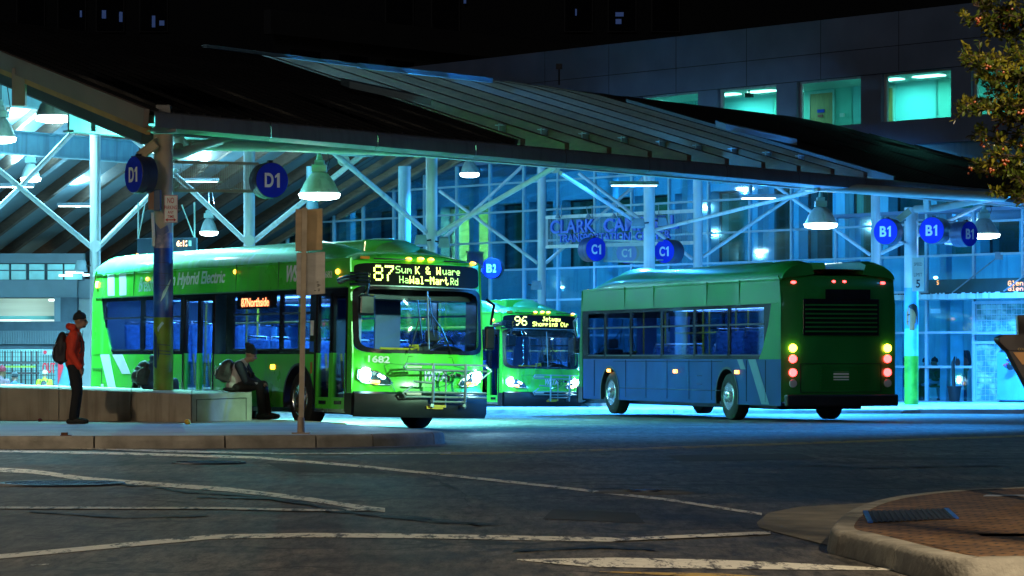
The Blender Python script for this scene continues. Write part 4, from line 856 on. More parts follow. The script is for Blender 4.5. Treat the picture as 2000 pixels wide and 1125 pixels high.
def banner(x0, x1, y0, y1, Y0, Y1, lab, m1=steelb, dens_=1):
    t = thing('sign_banner_frame', lab, 'sign frame'); a, b, c, d = px(x0, y0, Y0), px(x1, y0 + (y1 - y0) * .07, Y1), px(x1, y1 + 2, Y1), px(x0, y1, Y0)
    mb = MB(); mb.bar(a, b, .05); mb.bar(d, c, .05); mb.build('rail', m1, t)
    mb = MB(); n = 22
    for i in range(n): f = (i + .5) / n; mb.bar(a.lerp(d, f), b.lerp(c, f), .009)
    for i in range(46): f = (i + .5) / 46; mb.bar(a.lerp(b, f), d.lerp(c, f), .009)
    mb.build('mesh_screen', m1, t)
mg = mat('mesh_green_grey', (.20, .26, .22), .5)
banner(340, 505, 316, 372, 55.9, 56.4, 'mesh screen between the painted column and the right D1 sign', mg); banner(1180, 1262, 469, 510, 86.2, 84, 'mesh screen between the C1 signs', mg); banner(1843, 1885, 432, 476, 80.5, 82.5, 'mesh screen between the two right B1 signs', dark_metal); banner(912, 944, 492, 520, 95, 97, 'mesh screen left of the B2 sign', dark_metal)
mb = MB(); mb.bar(px(275, 320, 55.6), px(305, 320, 55.7), .05); mb.bar(px(275, 372, 55.6), px(305, 372, 55.7), .05); mb.bar(px(1745, 430, 81), px(1770, 430, 82), .05); mb.bar(px(1745, 473, 81), px(1770, 473, 82), .05)
mb.bar(px(1282, 470, 84), px(1300, 470, 84.8), .05); mb.bar(px(1282, 508, 84), px(1300, 508, 84.8), .05); mb.bar(px(1790, 430, 82), px(1812, 430, 80.5), .05); mb.build('sign_rail', steelb, can)
# ================================================================ POLE SIGNS
t = thing('parking_sign', 'white NO PARKING ANY TIME sign with red lettering on the painted column', 'sign', px(333.5, 408, 55.45))
k = 55.45 / F; mb = MB(); mb.box((0, 0, 0), (27 * k, .01, 54 * k)); mb.build('plate', signwhite, t, bevel=.004)
rdp = mat('sign_red', (.35, .015, .02), .5)
for s, y0, h, w in (('NO', 399 - 2, 11, 13), ('PARKING', 409, 7.5, 24), ('ANY', 416.5 + 1, 6, 12), ('TIME', 425 + 1, 6, 13)):
    z = (408 - y0) * k; text('lettering', s, (-w * k / 2, -.006, z), (w * k / 2, -.006, z), h * k, rdp, t, .002, thick=.01)
mb = MB(); z = -21.5 * k; mb.box((0, -.007, z), (12 * k, .002, 2.4 * k)); mb.prism([(-11 * k, -.008, z), (-6 * k, -.008, z + 3.5 * k), (-6 * k, -.008, z - 3.5 * k)], (0, .002, 0)); mb.prism([(11 * k, -.008, z), (6 * k, -.008, z + 3.5 * k), (6 * k, -.008, z - 3.5 * k)], (0, .002, 0)); mb.build('arrow', rdp, t)
mb = MB()
for a, b in (((-1, -1), (1, -1)), ((1, -1), (1, 1)), ((1, 1), (-1, 1)), ((-1, 1), (-1, -1))): mb.bar((a[0] * 12.6 * k, -.006, a[1] * 26 * k), (b[0] * 12.6 * k, -.006, b[1] * 26 * k), .008)
mb.build('border', rdp, t)
t = thing('speed_limit_sign', 'weathered speed limit 5 sign on the column of the child mural', 'sign', px(1793, 533, 81.5)); k = 81.5 / F
mb = MB(); mb.box((0, 0, -3 * k), (23 * k, .012, 66 * k)); mb.build('plate', mat('faded_cream', (.42, .45, .35), .6), t)
text('lettering', 'SPEED', (-8 * k, -.008, 14 * k), (8 * k, -.008, 14 * k), 6 * k, dark_metal, t, .002); text('lettering', 'LIMIT', (-8 * k, -.008, -7 * k), (8 * k, -.008, -7 * k), 7 * k, dark_metal, t, .002); text('lettering', '5', (-4 * k, -.008, -29 * k), (4 * k, -.008, -29 * k), 16 * k, dark_metal, t, .002, thick=.02)
t = thing('control_box', 'brown and blue electrical box strapped to the painted column', 'box'); mb = MB(); mb.box(px(297, 391, 55.4), (.12, .2, .36)); mb.build('box', mat('box_brown', (.25, .13, .08), .6), t, bevel=.01)
mb = MB(); mb.box(px(308, 391, 55.35), (.12, .16, .38)); mb.build('cover', mat('box_blue', (.04, .08, .16), .5), t, bevel=.01)
mb = MB(); mb.tube([px(298, 415, 55.5), px(300, 460, 55.5), px(300, 480, 55.6)], .03, 8); mb.build('conduit', signwhite, t)
# foreground pole with backs of signs
P = gp(588, 847, .18); t = thing('sign_post', 'slim steel pole near the kerb seen from behind, carrying turned sign plates', 'sign post', (P.x, P.y, .18)); k = P.y / F
zl = lambda y: H + (HY - y) * k - .18
mb = MB(); mb.prism([(-.038, -.022, 0), (.038, -.022, 0), (.038, .0, 0), (.018, .025, 0), (-.018, .025, 0), (-.038, 0, 0)], (.055, 0, zl(406))); mb.build('post', mat('galvanised', (.40, .34, .26), .5, metal=.3, var=.25, scale=4, streak=(.2, .16, .12)), t)
mb = MB(); mb.lathe([(.1, 0), (.1, .012), (.055, .02), (.05, .22), (.04, .24)], n=16); mb.box((0, 0, .008), (.26, .2, .016)); mb.build('base', mat('rust_base', (.28, .22, .17), .7, var=.3), t)
plm = mat('plate_back', (.50, .40, .28), .42, metal=.25, var=.22, scale=2, stretch=(1, 1, 4), streak=(.38, .28, .18)); plw = mat('plate_scratched', (.55, .53, .50), .4, metal=.3, var=.25, scale=2, stretch=(1, 1, 3), streak=(.4, .28, .16))
def plate(x0, x1, y0, y1, m, dy, nm='sign_plate', tl=0):
    a = ((x0 - 1000) * k - P.x, dy, zl(y1)); b = ((x1 - 1000) * k - P.x, dy, zl(y0)); c = [(a[0], dy, a[2]), (b[0], dy + .06, a[2] + tl), (b[0], dy + .06, b[2]), (a[0], dy, b[2] - tl)]
    mb = MB(); mb.prism(c, (0, .006, 0)); return mb.build(nm, m, t, bevel=.003)
plate(577, 602, 408, 491, plm, .02); plate(598, 629, 406, 490, mat('plate_front_tan', (.5, .36, .2), .4, metal=.3, var=.3, scale=3), .05, tl=.02); plate(579, 603, 493, 577, plw, .022); plate(599, 634, 491, 576, plw, .055, tl=.02)
mb = MB(); 
for i in range(7): mb.box(((615 + random.random() * 9 - 1000) * k - P.x, .05, zl(548 + random.random() * 20)), (.03, .004, .014))
mb.build('sticker', mat('sticker', (.15, .15, .13), .6), t)
# ================================================================ BUSES
green = mat('bus_green', (0.075, 0.60, 0.035), 0.28, var=0.10, scale=.8, coat=.6, streak=(.10, .50, .10), bump=.12, bscale=2.2); greend = mat('bus_green_roof', (0.05, 0.42, 0.09), 0.4, var=.2, scale=2, coat=.3, streak=(.12, .5, .28))
silver = mat('bus_silver', (.72, .72, .78), .4, var=.08); busblack = mat('bus_black', (.008, .01, .016), .22, var=.2, coat=.5); bumper = mat('bus_bumper', (.012, .014, .018), .38, var=.3, scale=3)
bluep = mat('bus_blue_green', (.006, .045, .20), .5, var=.25, scale=.7, coat=0, spec=.15); bgreen = mat('bus_deep_green', (.012, .17, .03), .35, var=.2, scale=.7, coat=.2, spec=.3)
bglass = glass('bus_glass', (.62, .72, .85), .10); wglass = glass('windshield_glass', (.75, .82, .9), .10)
rubber = mat('tyre_rubber', (.012, .012, .013), .8, var=.3, scale=6, bump=.3); amber = emis('amber_light', (1, .35, .02), 5); amber_off = mat('amber_lens', (.6, .2, .02), .3)
seatm = mat('seat_blue', (.10, .25, .55), .8, var=.5, scale=14); inner = mat('bus_interior', (.3, .45, .6), .6, var=.1); yel = mat('rail_yellow', (.7, .5, .02), .4); ledw = emis('bus_ceiling_light', (.25, .5, 1), 5)
steelr = mat('rack_steel', (.35, .45, .48), .3, metal=.6, var=.15)
redl = emis('tail_red', (1, .03, .03), 7); redo = mat('red_lens', (.45, .02, .02), .3)
LB = 12.3; HW = 1.28
def rec(z): return .0 if z < 1.33 else (z - 1.33) * .10
def Fx(y, z):
    b = .18 - .36 * abs(y / HW) ** 2.6; return b - rec(z) + (.07 if z < .63 else 0)
def se(n, cy, cz, a, b, ex, N=72):
    out = []
    for i in range(N):
        t = 2 * math.pi * i / N; c, s_ = math.cos(t), math.sin(t)
        out.append((cy + a * math.copysign(abs(c) ** (2 / ex), c), cz + b * math.copysign(abs(s_) ** (2 / ex), s_)))
    return out
def fr_pt(y, z, off=0.0, f=Fx): return Vector((f(y, z) + off, y, z))
def ring(o, i, off=0.0, offi=None):
    mb = MB(); mb.grid([[fr_pt(y, z, off) for y, z in o], [fr_pt(y, z, off if offi is None else offi) for y, z in i]], close=True); return mb
def disc_(o, off=0.0, cy=0, cz=0):
    mb = MB(); mb.grid([[fr_pt(cy + (y - cy) * k, cz + (z - cz) * k, off) for y, z in o] for k in (1, .8, .6, .4, .2, .02)], close=True); return mb
def rows_patch(rows, off=0.0, n=20):
    mb = MB(); mb.grid([[fr_pt(a + (b - a) * i / n, z, off) for i in range(n + 1)] for z, a, b in rows]); return mb
def side_poly(outline, y, th, sgn):
    """outline: list of (x,z). wall slab from y inward"""
    mb = MB(); mb.prism([(x, y, z) for x, z in outline], (0, -sgn * th, 0)); return mb
def arch(xc, r, zb):
    a0 = math.asin(min(1, max(-1, (zb - .5) / r))); pts = []
    for i in range(15):
        t = math.pi - a0 + (2 * a0 - math.pi) * i / 14; pts.append((xc + r * math.cos(t), .5 + r * math.sin(t)))
    return pts
seat_mesh = None
def make_bus(lab, loc, rz, roll, num, big, side_dest, lines, detail=True, paint=green, skirt=None, tail=False, lights=True):
    skirt = skirt or paint
    t = thing('city_bus', lab, 'bus', loc, (R(roll), 0, rz), 'green city buses at the station'); XF, XR = -2.25, -9.35
    # ----- sides
    for sg in (-1, 1):
        y = HW * sg; right = sg < 0; zb = .34
        spans = [(-.36, -.10)] if right else [(-.42, -.10)]
        def skirtpart(x0, x1, arches):
            pts = [(x1, zb)]; pts += [(x1, 1.29), (x0, 1.29), (x0, zb)]
            for xc in sorted(arches): pts += [p for p in arch(xc, .62, zb)]
            side_poly(pts, y, .03, sg).build('skirt_panel', skirt, t)
        if right:
            skirtpart(-5.98, -1.62, [XF]); skirtpart(-LB + .12, -7.48, [XR])
            skirtpart(-7.48, -5.98, []) if False else None
        else: skirtpart(-LB + .12, -.42, [XF, XR])
        for xc in (XF, XR):
            if right and xc == XR or True:
                mb = MB(); pa = arch(xc, .635, zb); pb2 = arch(xc, .585, zb)
                mb.grid([[(x, y + sg * .012, z) for x, z in pa], [(x, y + sg * .012, z) for x, z in pb2], [(x, y - sg * .5, z) for x, z in pb2]]); mb.build('wheel_arch', blackp, t, smooth=True)
        # pillar behind front mask
        side_poly([(-.15 - rec(z), z) for z in (.3, 1.3, 2.1, 2.93)] + [(-.34, 2.93), (-.34, .3)], y, .03, sg).build('corner_pillar', paint, t)
        # cove panel, eave
        mb = MB(); mb.prism([(-.3, y, 2.44), (-LB + .12, y, 2.44), (-LB + .2, y - sg * .02, 2.95), (-.34, y - sg * .02, 2.95)], (0, -sg * .04, 0))
        if True:
            mb.cur = 1
            for x in (-3.2, -5.05, -8.2, -10.0): mb.box((x, y - sg * .008, 2.7), (.012, .02, .5))
            mb.box((-6.2, y + sg * .005, 2.445), (11.6, .02, .02)); mb.build('roof_side_panel', [paint, mat('seam_dark', (.02, .14, .03), .5)], t)
        # window band
        wins = [(-11.45, -9.62), (-9.42, -7.62), (-5.12, -3.12), (-2.98, -1.85)] if right else [(-11.3, -9.5), (-9.36, -7.56), (-7.42, -5.62), (-5.48, -3.68), (-3.54, -2.0), (-1.85, -.75)]
        segs = [(-LB + .25, -7.5), (-6.0, -1.62)] if right else [(-LB + .25, -.36)]
        for a, b in segs:
            ws = [w for w in wins if w[0] >= a and w[1] <= b]; mb = MB()
            mb.box(((a + b) / 2, y - sg * .02, 1.325), (b - a, .03, .07)); mb.box(((a + b) / 2, y - sg * .02, 2.40), (b - a, .03, .08))
            xs = [a] + [q for w in ws for q in w] + [b]
            for i in range(0, len(xs), 2):
                x0, x1 = xs[i], xs[i + 1]
                if x1 > x0: mb.box(((x0 + x1) / 2, y - sg * .02, 1.86), (x1 - x0, .03, 1.0))
            mb.build('window_band', busblack, t)
            for x0, x1 in ws:
                mb = MB(); mb.box(((x0 + x1) / 2, y - sg * .025, 1.86), (x1 - x0, .008, 1.0)); w = mb.build('window', bglass, t)
                mb = MB(); mb.box(((x0 + x1) / 2, y - sg * .01, 2.02), (x1 - x0, .03, .035)); mb.box(((x0 + x1) / 2, y - sg * .01, 1.375), (x1 - x0, .02, .03)); mb.build('sliding_bar', blackp, w)
        # green rear quarter with slanted edge
        q = [(-LB + .12, 1.29), (-11.05, 1.29), (-11.25, 1.5), (-11.55, 2.0), (-11.7, 2.44), (-LB + .12, 2.44)]
        mb = MB(); mb.prism([(x, y + sg * .004, z) for x, z in q], (0, -sg * .03, 0)); mb.build('rear_quarter', paint, t)
        if detail:
            mb = MB()
            for x0, w_ in ((-10.95, .30), (-10.3, .34)):
                mb.prism([(x0 - .75, y + sg * .006, 1.29), (x0 - .75 + w_ * 1.6, y + sg * .006, 1.29), (x0 - .2 + w_ * 1.3, y + sg * .006, .5 if x0 < -10.5 else .9), (x0 - .2, y + sg * .006, .5 if x0 < -10.5 else .9)], (0, -sg * .01, 0))
            for x0 in (-11.35, -10.72):
                mb.prism([(x0, y + sg * .003, 2.48), (x0 + .36, y + sg * .003, 2.48), (x0 + .02 + .25, y - sg * .016, 2.93), (x0 - .1, y - sg * .016, 2.93)], (0, -sg * .01, 0))
            mb.each('livery_stripe', silver, t)
            mb = MB()
            mb.box((-LB + .42, y + sg * .003, 1.0), (.5, .01, .012)); mb.box((-LB + .42, y + sg * .003, .42), (.5, .01, .012)); mb.box((-11.6, y + sg * .003, .72), (.012, .01, .58)); mb.box((-6.55 + 5.2, y, .36), (.01, .01, .01)); mb.build('hatch_seam', mat('seam_dark', (.02, .14, .03), .5), t)
        # wheels
        for xc in (XF, XR):
            M = Matrix.Rotation(R(90 * -sg), 3, 'X').to_3x3()
            c = (xc, y - sg * .04, .5); mb = MB(); mb.lathe([(.29, 0), (.31, .01), (.44, .0), (.49, -.03), (.5, -.08), (.5, -.26), (.47, -.3), (.3, -.3)], c=c, n=36, M=M); w = mb.build('wheel', rubber, t, smooth=True)
            mb = MB(); mb.lathe([(.30, .005), (.285, .018), (.27, .0), (.25, -.05), (.2, -.075), (.13, -.04), (.12, .05), (.09, .07), (0, .07)], c=c, n=36, M=M); mb.build('rim', chrome, w, smooth=True)
            mb = MB()
            for i in range(10):
                a = 2 * math.pi * i / 10; mb.lathe([(.016, -.05), (.016, -.01), (0, -.005)], c=Vector(c) + Vector((.165 * math.cos(a), 0, .165 * math.sin(a))), n=6, M=M)
            mb.build('wheel_nuts', dark_metal, w)
            mb = MB()
            for i in range(10):
                a = 2 * math.pi * (i + .5) / 10; mb.lathe([(.024, -.045), (0, -.044)], c=Vector(c) + Vector((.228 * math.cos(a), 0, .228 * math.sin(a))), n=8, M=M)
            mb.build('rim_holes', blackp, w)
    # ----- doors on the right side
    y = -HW
    for x0, x1, fg in ((-1.58, -.38, True), (-7.42, -6.04, False)):
        mb = MB(); mb.box(((x0 + x1) / 2, y + .03, 2.40), (x1 - x0 + .1, .05, .09)); mb.box((x0 - .03, y + .02, 1.36), (.05, .06, 2.1)); mb.box((x1 + .02, y + .02, 1.36), (.04, .06, 2.1)); mb.build('door_surround', busblack if not fg else busblack, t)
        mid = (x0 + x1) / 2
        for a, b in ((x0, mid - .01), (mid + .01, x1)):
            mb = MB(); mb.box(((a + b) / 2, y + .035, 1.38), (b - a - .1, .01, 1.9)); d = mb.build('door', bglass, t)
            mb = MB(); mb.box((a + .035, y + .035, 1.85), (.06, .05, 1.08)); mb.box((b - .035, y + .035, 1.85), (.06, .05, 1.08)); mb.box(((a + b) / 2, y + .035, 2.33), (b - a, .05, .06)); mb.build('door_frame', busblack, d)
            mb = MB(); mb.box((a + .035, y + .033, .82), (.07, .055, .98)); mb.box((b - .035, y + .033, .82), (.07, .055, .98)); mb.box(((a + b) / 2, y + .033, .44), (b - a - .14, .055, .2)); mb.build('door_lower_frame', paint, d)
            mb = MB(); mb.box(((a + b) / 2, y + .0, .45), (.26, .02, .06)); mb.build('door_vent', busblack, d)
            mb = MB(); mb.bar(((a + b) / 2, y + .1, .7), ((a + b) / 2 - .12, y + .1, 1.3), .03); mb.build('door_rail', yel, d)
        mb = MB(); mb.box((mid, y + .12, .31), (x1 - x0, .25, .06)); mb.box((mid, y + .2, .38), (x1 - x0 - .1, .2, .05)); mb.build('door_step', chrome, t)
    if True:
        mb = MB(); mb.box((-5.72, y + .015, 1.84), (.5, .02, 1.1)); mb.build('side_panel_blue', mat('panel_dark_blue', (.02, .05, .16), .3, coat=.5), t)
        mb = MB(); mb.box((-4.85, y + .004, .82), (1.9, .012, .9)) if False else None
    # ----- front
    lo = [(z, -HW, HW) for z in (.60, .75, .9, 1.05, 1.2, 1.32)]
    rows_patch(lo, 0).build('front_mask', paint, t, smooth=True)
    WZ, SZ = 1.90, 2.695
    N = 72; rect = se(0, 0, WZ, HW, .60, 60, N); rin = se(0, 0, WZ, 1.262, .585, 9, N); rgl = se(0, 0, WZ, 1.17, .52, 8, N)
    ring(rect, rin, .0).build('front_surround', paint, t, smooth=True); ring(rin, rgl, .012).build('windshield_frame', busblack, t, smooth=True)
    disc_(rgl, -.002, 0, WZ).build('windshield', wglass, t, smooth=True)
    s1 = se(0, 0, SZ, HW, .215, 60, N); s2 = se(0, 0, SZ - .02, 1.22, .195, 7, N)
    ring(s1, s2, .0).build('front_surround', paint, t, smooth=True); disc_(s2, .006, 0, SZ - .02).build('destination_sign', mat('sign_black', (.006, .007, .008), .8, spec=.1), t, smooth=True)
    # lower edge line of the sign
    mb = MB(); mb.tube([fr_pt(-1.15 + 2.3 * i / 20, 2.475, .015) for i in range(21)], .012, 6); mb.build('sign_trim', steelr, t)
    # bumper
    mb = MB(); pr = [(.60, .0), (.655, .05), (.62, .10), (.5, .12), (.30, .10), (.22, .04)]
    rw = [[Vector((Fx(-HW * 1.0 + 2 * HW * i / 24, z if z < .6 else .6) + o + .0, -HW * 1.01 + 2 * HW * 1.01 * i / 24, z)) for i in range(25)] for z, o in pr]; mb.grid(rw); mb.build('bumper', bumper, t, smooth=True)
    mb = MB()
    for sg in (-1, 1): mb.prism([(-.12, sg * HW * 1.01, .24), (-.12, sg * HW * 1.01, .62), (-.4, sg * HW * 1.01, .62), (-.4, sg * HW * 1.01, .3)], (0, -sg * .1, 0))
    mb.box((-1.3, 0, .33), (2.0, 2.3, .16)); mb.box((-6, 0, .30), (10.5, 1.9, .1)); mb.tube([(XF, -1.1, .48), (XF, 1.1, .48)], .08); mb.tube([(XR, -1.1, .48), (XR, 1.1, .48)], .1); mb.build('underbody', blackp, t)
    mb = MB()
    mb.box((fr_pt(.0, .4, .06).x + .07, .06, .40), (.02, .32, .05)); mb.box((fr_pt(.0, .4, .06).x + .08, .12, .425), (.02, .3, .04)); mb.build('bumper_plate', mat('plate_yellow', (.6, .4, .02), .5), t)
    # cap
    def zt(yy): return 2.91 + .23 * (1 - abs(yy / HW) ** 3.2)
    mb = MB(); rws = []
    for j in range(15):
        s_ = j / 14; row = []
        for i in range(29):
            yy = -HW + 2 * HW * i / 28; xf = Fx(yy, 2.9); xb = -1.9; x = xf + (xb - xf) * s_ ** 1.6; z = 2.905 + (zt(yy) - 2.905) * math.sqrt(max(0, 1 - (1 - s_ ** 1.6) ** 2.4)); row.append(Vector((x, yy, z)))
        rws.append(row)
    mb.grid(rws); mb.build('roof_cap', paint, t, smooth=True)
    mb = MB(); mb.grid([[Vector((x, -HW + 2 * HW * i / 20, zt(-HW + 2 * HW * i / 20) + .0)) for i in range(21)] for x in (-1.9, -4, -6, -8, -10, -LB + .1)]); mb.build('roof', greend, t, smooth=True)
    # roof fairings
    for sg in (-1, 1):
        sec = [(1.272, 2.94), (1.25, 3.03), (1.17, 3.14), (1.05, 3.25), (.92, 3.31), (.78, 3.33), (.62, 3.3), (.55, 3.05)]; mb = MB(); rws = []
        for x, k in ((-LB + .1, .80), (-LB + .4, .97), (-11.3, 1), (-8, 1), (-5, 1), (-3.2, 1), (-2.4, .97), (-1.8, .82), (-1.3, .55), (-.9, .25), (-.6, .02)):
            rws.append([Vector((x, sg * (yy - (1 - k) * .05), 2.94 + (z - 2.94) * k)) for yy, z in sec])
        mb.grid(rws); mb.add(rws[0], [tuple(range(len(sec)))])
        mb.build('roof_fairing', greend if paint is green else paint, t, smooth=True, sharp=60)
    mb = MB(); mb.box((-2.4, .18, 3.22), (1.3, .95, .26)); mb.build('roof_unit', paint, t, bevel=.03)
    mb = MB(); mb.ell((-2.4, .42, 3.12), (1.0, .66, .30), n=28, m=14); mb.build('roof_dome', mat('dome_green', (.12, .6, .22), .3, coat=.5), t, smooth=True)
    mb = MB(); mb.box((-7.5, 0, 3.2), (6, 1.0, .25)); mb.build('roof_unit', greend, t, bevel=.05)
    # cap lights
    mb = MB()
    for yy, z, w_ in ((-.30, 2.955, .11), (-.07, 2.965, .12), (.13, 2.96, .11), (1.08, 2.935, .12)): mb.ell((Fx(yy, 2.9) - .02, yy, z), (.05, w_ / 2, .028))
    mb.each('marker_light', amber if lights else amber_off, t, smooth=True)
    mb = MB(); mb.box((Fx(-1.05, 2.9) - .0, -1.05, 2.955), (.05, .16, .045), Matrix.Rotation(R(-28), 3, 'Z')); mb.build('marker_lens', amber_off, t)
    mb = MB(); mb.ell((-.78, -HW + .0, 2.72), (.06, .03, .045)); mb.ell((-9.3, -HW + .0, 2.78), (.05, .03, .035)); mb.ell((-5.1, -HW, 2.82), (.04, .03, .04)); mb.each('marker_light', amber if lights else amber_off, t, smooth=True)
    mb = MB(); mb.box((-LB + .35, -HW - .005, 2.72), (.1, .03, .12)); mb.build('rear_marker', redl, t, bevel=.01)
    mb = MB(); mb.box((-3.35, -HW - .008, 1.06), (.16, .02, .08)); mb.build('side_marker', amber, t, bevel=.008)
    mb = MB()
    for yy in (-.62, .68):
        mb.tube([fr_pt(yy + d, 2.93 + .012, .012) for d in (-.3, -.15, 0, .15, .3)], .011, 6)
    mb.each('cap_vent', blackp, t)
    # headlights
    for sg in (-1, 1):
        P2 = [(.62, .93), (.66, 1.02), (.84, 1.07), (1.05, 1.06), (1.15, 1.04), (1.19, .92), (1.12, .82), (.9, .79), (.72, .82)]
        P2 = [(sg * a, b - .02 - (.0)) for a, b in ((1.19, 1.05), (1.20, .90), (1.12, .83), (.92, .79), (.70, .79), (.64, .82), (.72, .92), (.88, 1.01), (1.04, 1.05))]
        c = fr_pt(sg * .95, .92, .02); mb = MB(); o = [fr_pt(a, b, .018) for a, b in P2]; mb.add(o + [c], [(i, (i + 1) % len(o), len(o)) for i in range(len(o))]); h = mb.build('headlight', mat('headlight_housing', (.15, .35, .45), .1, metal=.8, var=.4, scale=20), t)
        mb = MB(); mb.tube([o[i % len(o)] + Vector((.006, 0, 0)) for i in range(len(o) + 1)], .012, 6, caps=False); mb.build('headlight_rim', chrome, h)
        M = Matrix.Rotation(R(90), 3, 'Y').to_3x3(); mb = MB(); mb.lathe([(.12, 0), (.115, .02), (.07, .04), (0, .045)], c=fr_pt(sg * 1.07, .945, .02), n=20, M=M); mb.build('bulb', emis('headlamp_glow', (.45, .92, 1), 40), h, smooth=True)
        mb = MB(); mb.ell(fr_pt(sg * .80, .90, .025), (.02, .05, .035)); mb.ell(fr_pt(sg * .86, .93, .025), (.02, .04, .03)); mb.each('reflector', emis('refl_glow', (.5, .85, 1), 3), h)
        mb = MB(); mb.box(fr_pt(sg * .90, .822, .03), (.03, .28, .05), Matrix.Rotation(-sg * R(12), 3, 'Z')); mb.build('turn_signal', emis('turn_amber', (1, .42, .02), 4), h, bevel=.008)
        wpos = Matrix.Translation(loc) @ Euler((R(roll), 0, rz)).to_matrix().to_4x4() @ (fr_pt(sg * 1.07, .945, .12))
        hd = Euler((0, 0, rz)).to_matrix() @ Vector((1, 0, -.06))
        if not tail: lamp('SPOT', wpos, 70, (.4, .85, 1), .06, wpos + hd, spot=80)
    mb = MB()
    mb.tube([fr_pt(y_, z_, .004) for y_, z_ in ((-.78, 1.1), (-.6, .62))], .005, 5); mb.tube([fr_pt(y_, z_, .004) for y_, z_ in ((.78, 1.08), (.66, .62))], .005, 5)
    mb.tube([fr_pt(y_, z_, .004) for y_, z_ in ((-.78, 1.1), (-.7, 1.14), (-.4, 1.12), (-.36, 1.27), (.5, 1.27), (.56, 1.12), (.78, 1.08))], .005, 5); mb.build('mask_seam', mat('seam_dark', (.02, .14, .03), .5), t)
    # wipers and centre bar
    mb = MB(); mb.tube([fr_pt(.03, z, .014) for z in (1.40, 1.7, 2.0, 2.40)], .012, 6); mb.build('windshield_divider', steelr, t)
    for pts in (((.48, 1.32), (.28, 1.75), (.08, 2.0)), ((-.40, 1.32), (-.30, 1.5), (-.15, 1.95))):
        mb = MB(); mb.tube([fr_pt(a, b, .045) for a, b in pts], .012, 6); a, b = pts[-1]; mb.tube([fr_pt(a - .03, b + .30, .035), fr_pt(a, b, .04), fr_pt(a + .04, b - .38, .035)], .012, 6); mb.build('wiper', blackp, t)
    # mirrors
    for sg in (-1, 1):
        M = MB()
        if sg < 0:
            M.tube([(-.62, -HW - .02, 2.56), (-.2, -HW - .08, 2.60), (.06, -1.34, 2.60)], [.07, .06, .05], 10)
            for dz in (2.48, 2.56, 2.62, 2.67): M.tube([(.0, -1.42, dz), (.12, -1.34, dz), (.14, -1.16, dz), (.06, -1.08, dz - .02)], .022, 8)
            M.tube([(.12, -1.14, 2.5), (.18, -1.18, 2.38), (.18, -1.2, 2.30)], .03, 8); c = (.2, -1.2, 2.13)
        else: M.tube([(-.05, HW, 2.3), (.18, HW + .02, 2.2), (.2, HW - .05, 1.85)], .025, 8); c = (.22, HW - .08, 1.62)
        m_ = M.build('mirror_arm', busblack, t, smooth=True); mb = MB(); mb.box(c, (.10, .30 if sg < 0 else .20, .36 if sg < 0 else .42)); mb.build('mirror', busblack, m_, bevel=.04)
    # bike rack
    if detail or True:
        X = .46; mb = MB()
        for z in (1.12, 1.02): mb.tube([(X, -.56, z + .02), (X, 1.02, z + .02)], .018, 8)
        for z in (.66, .58): mb.tube([(X, -.56, z), (X, 1.02, z)], .018, 8)
        mb.tube([(X, -.54, 1.14), (X + .02, -.60, 1.08), (X, -.54, 1.04)], .02, 8); mb.tube([(X, 1.02, 1.13), (X + .02, 1.10, 1.05), (X, .92, .90), (X, .80, .86)], .018, 8)
        mb.tube([(X, -.42, .76), (X, -.60, .64), (X, -.54, .56)], .02, 8)
        for yy in (-.03, .60): mb.tube([(X + .02, yy, 1.16), (X + .02, yy, .60), (X - .05, yy + .03, .40)], .026, 8)
        mb.tube([(X, -.03, .50), (X, .60, .50)], .018, 8); mb.tube([(X - .1, .28, 1.05), (X - .1, .28, .4)], .014, 8); mb.tube([(X, -.4, .84), (X, .0, .82)], .02, 8); mb.tube([(X, .4, .96), (X, .58, .95)], .02, 8)
        mb.tube([(.2, -.03, .42), (X, -.03, .44)], .03, 8); mb.tube([(.2, .6, .42), (X, .6, .44)], .03, 8)
        rk_ = mb.build('bike_rack', steelr, t, smooth=True)
        mb = MB(); mb.tube([(X - .02, .18, 1.03), (X, .2, .98), (X, .28, .94), (X, .36, .98), (X, .38, 1.03), (X, .18, 1.03)], .012, 6); mb.tube([(X, .28, .94), (X, .28, .85)], .02, 8); mb.tube([(X, .42, .97), (X, .5, .96)], .03, 8); mb.build('rack_handle', blackp, rk_)
        mb = MB(); mb.box((X + .02, -.40, 1.09), (.02, .28, .035)); mb.box((X + .02, -.40, .63), (.02, .28, .035)); mb.each('rack_pad', mat('pad_pale', (.6, .5, .45), .5), rk_)
    # texts
    def warp(p): return Vector((Fx(p.y, p.z) + .014, p.y, p.z))
    if not tail:
        led('led_number', big, (0, -.93, 2.56), .34, .27, green_e, t, xd=(0, 1, 0), warp=warp, bold=True)
        for s_, y0, z0, w_, h_, m_, bd in lines: led('led_text', s_, (0, y0, z0), w_, h_, m_, t, xd=(0, 1, 0), warp=warp, bold=bd)
        if num: text('fleet_number', num, (Fx(-1, 1.25) + .03, -1.06, 1.155), (Fx(-.7, 1.25) + .03, -.70, 1.145), .12, silver, t, .006, thick=.03)
        text('logo', 'WSTA', (Fx(0, .9) + .01, -.06, .86), (Fx(.4, .9) + .01, .38, .85), .19, silver, t, .01, shear=.3, thick=.03)
        mb = MB(); sw = mat('swirl_dark_green', (.01, .20, .03), .4)
        mb.tube([fr_pt(a, b, .003) for a, b in ((.36, .94), (.46, 1.0), (.56, .96), (.56, .88), (.44, .80), (.2, .74), (-.2, .74), (.2, .71), (.74, .76))], .012, 5); mb.build('logo_swirl', sw, t)
    y = -HW - .012
    if side_dest:
        mb = MB(); mb.box((-4.1, -HW - .0, 2.24), (1.7, .02, .24)); s_ = mb.build('side_sign', busblack, t); text('led_text', side_dest, (-4.75, y - .003, 2.16), (-3.55, y - .003, 2.16), .16, red_e, t, .004, thick=.01)
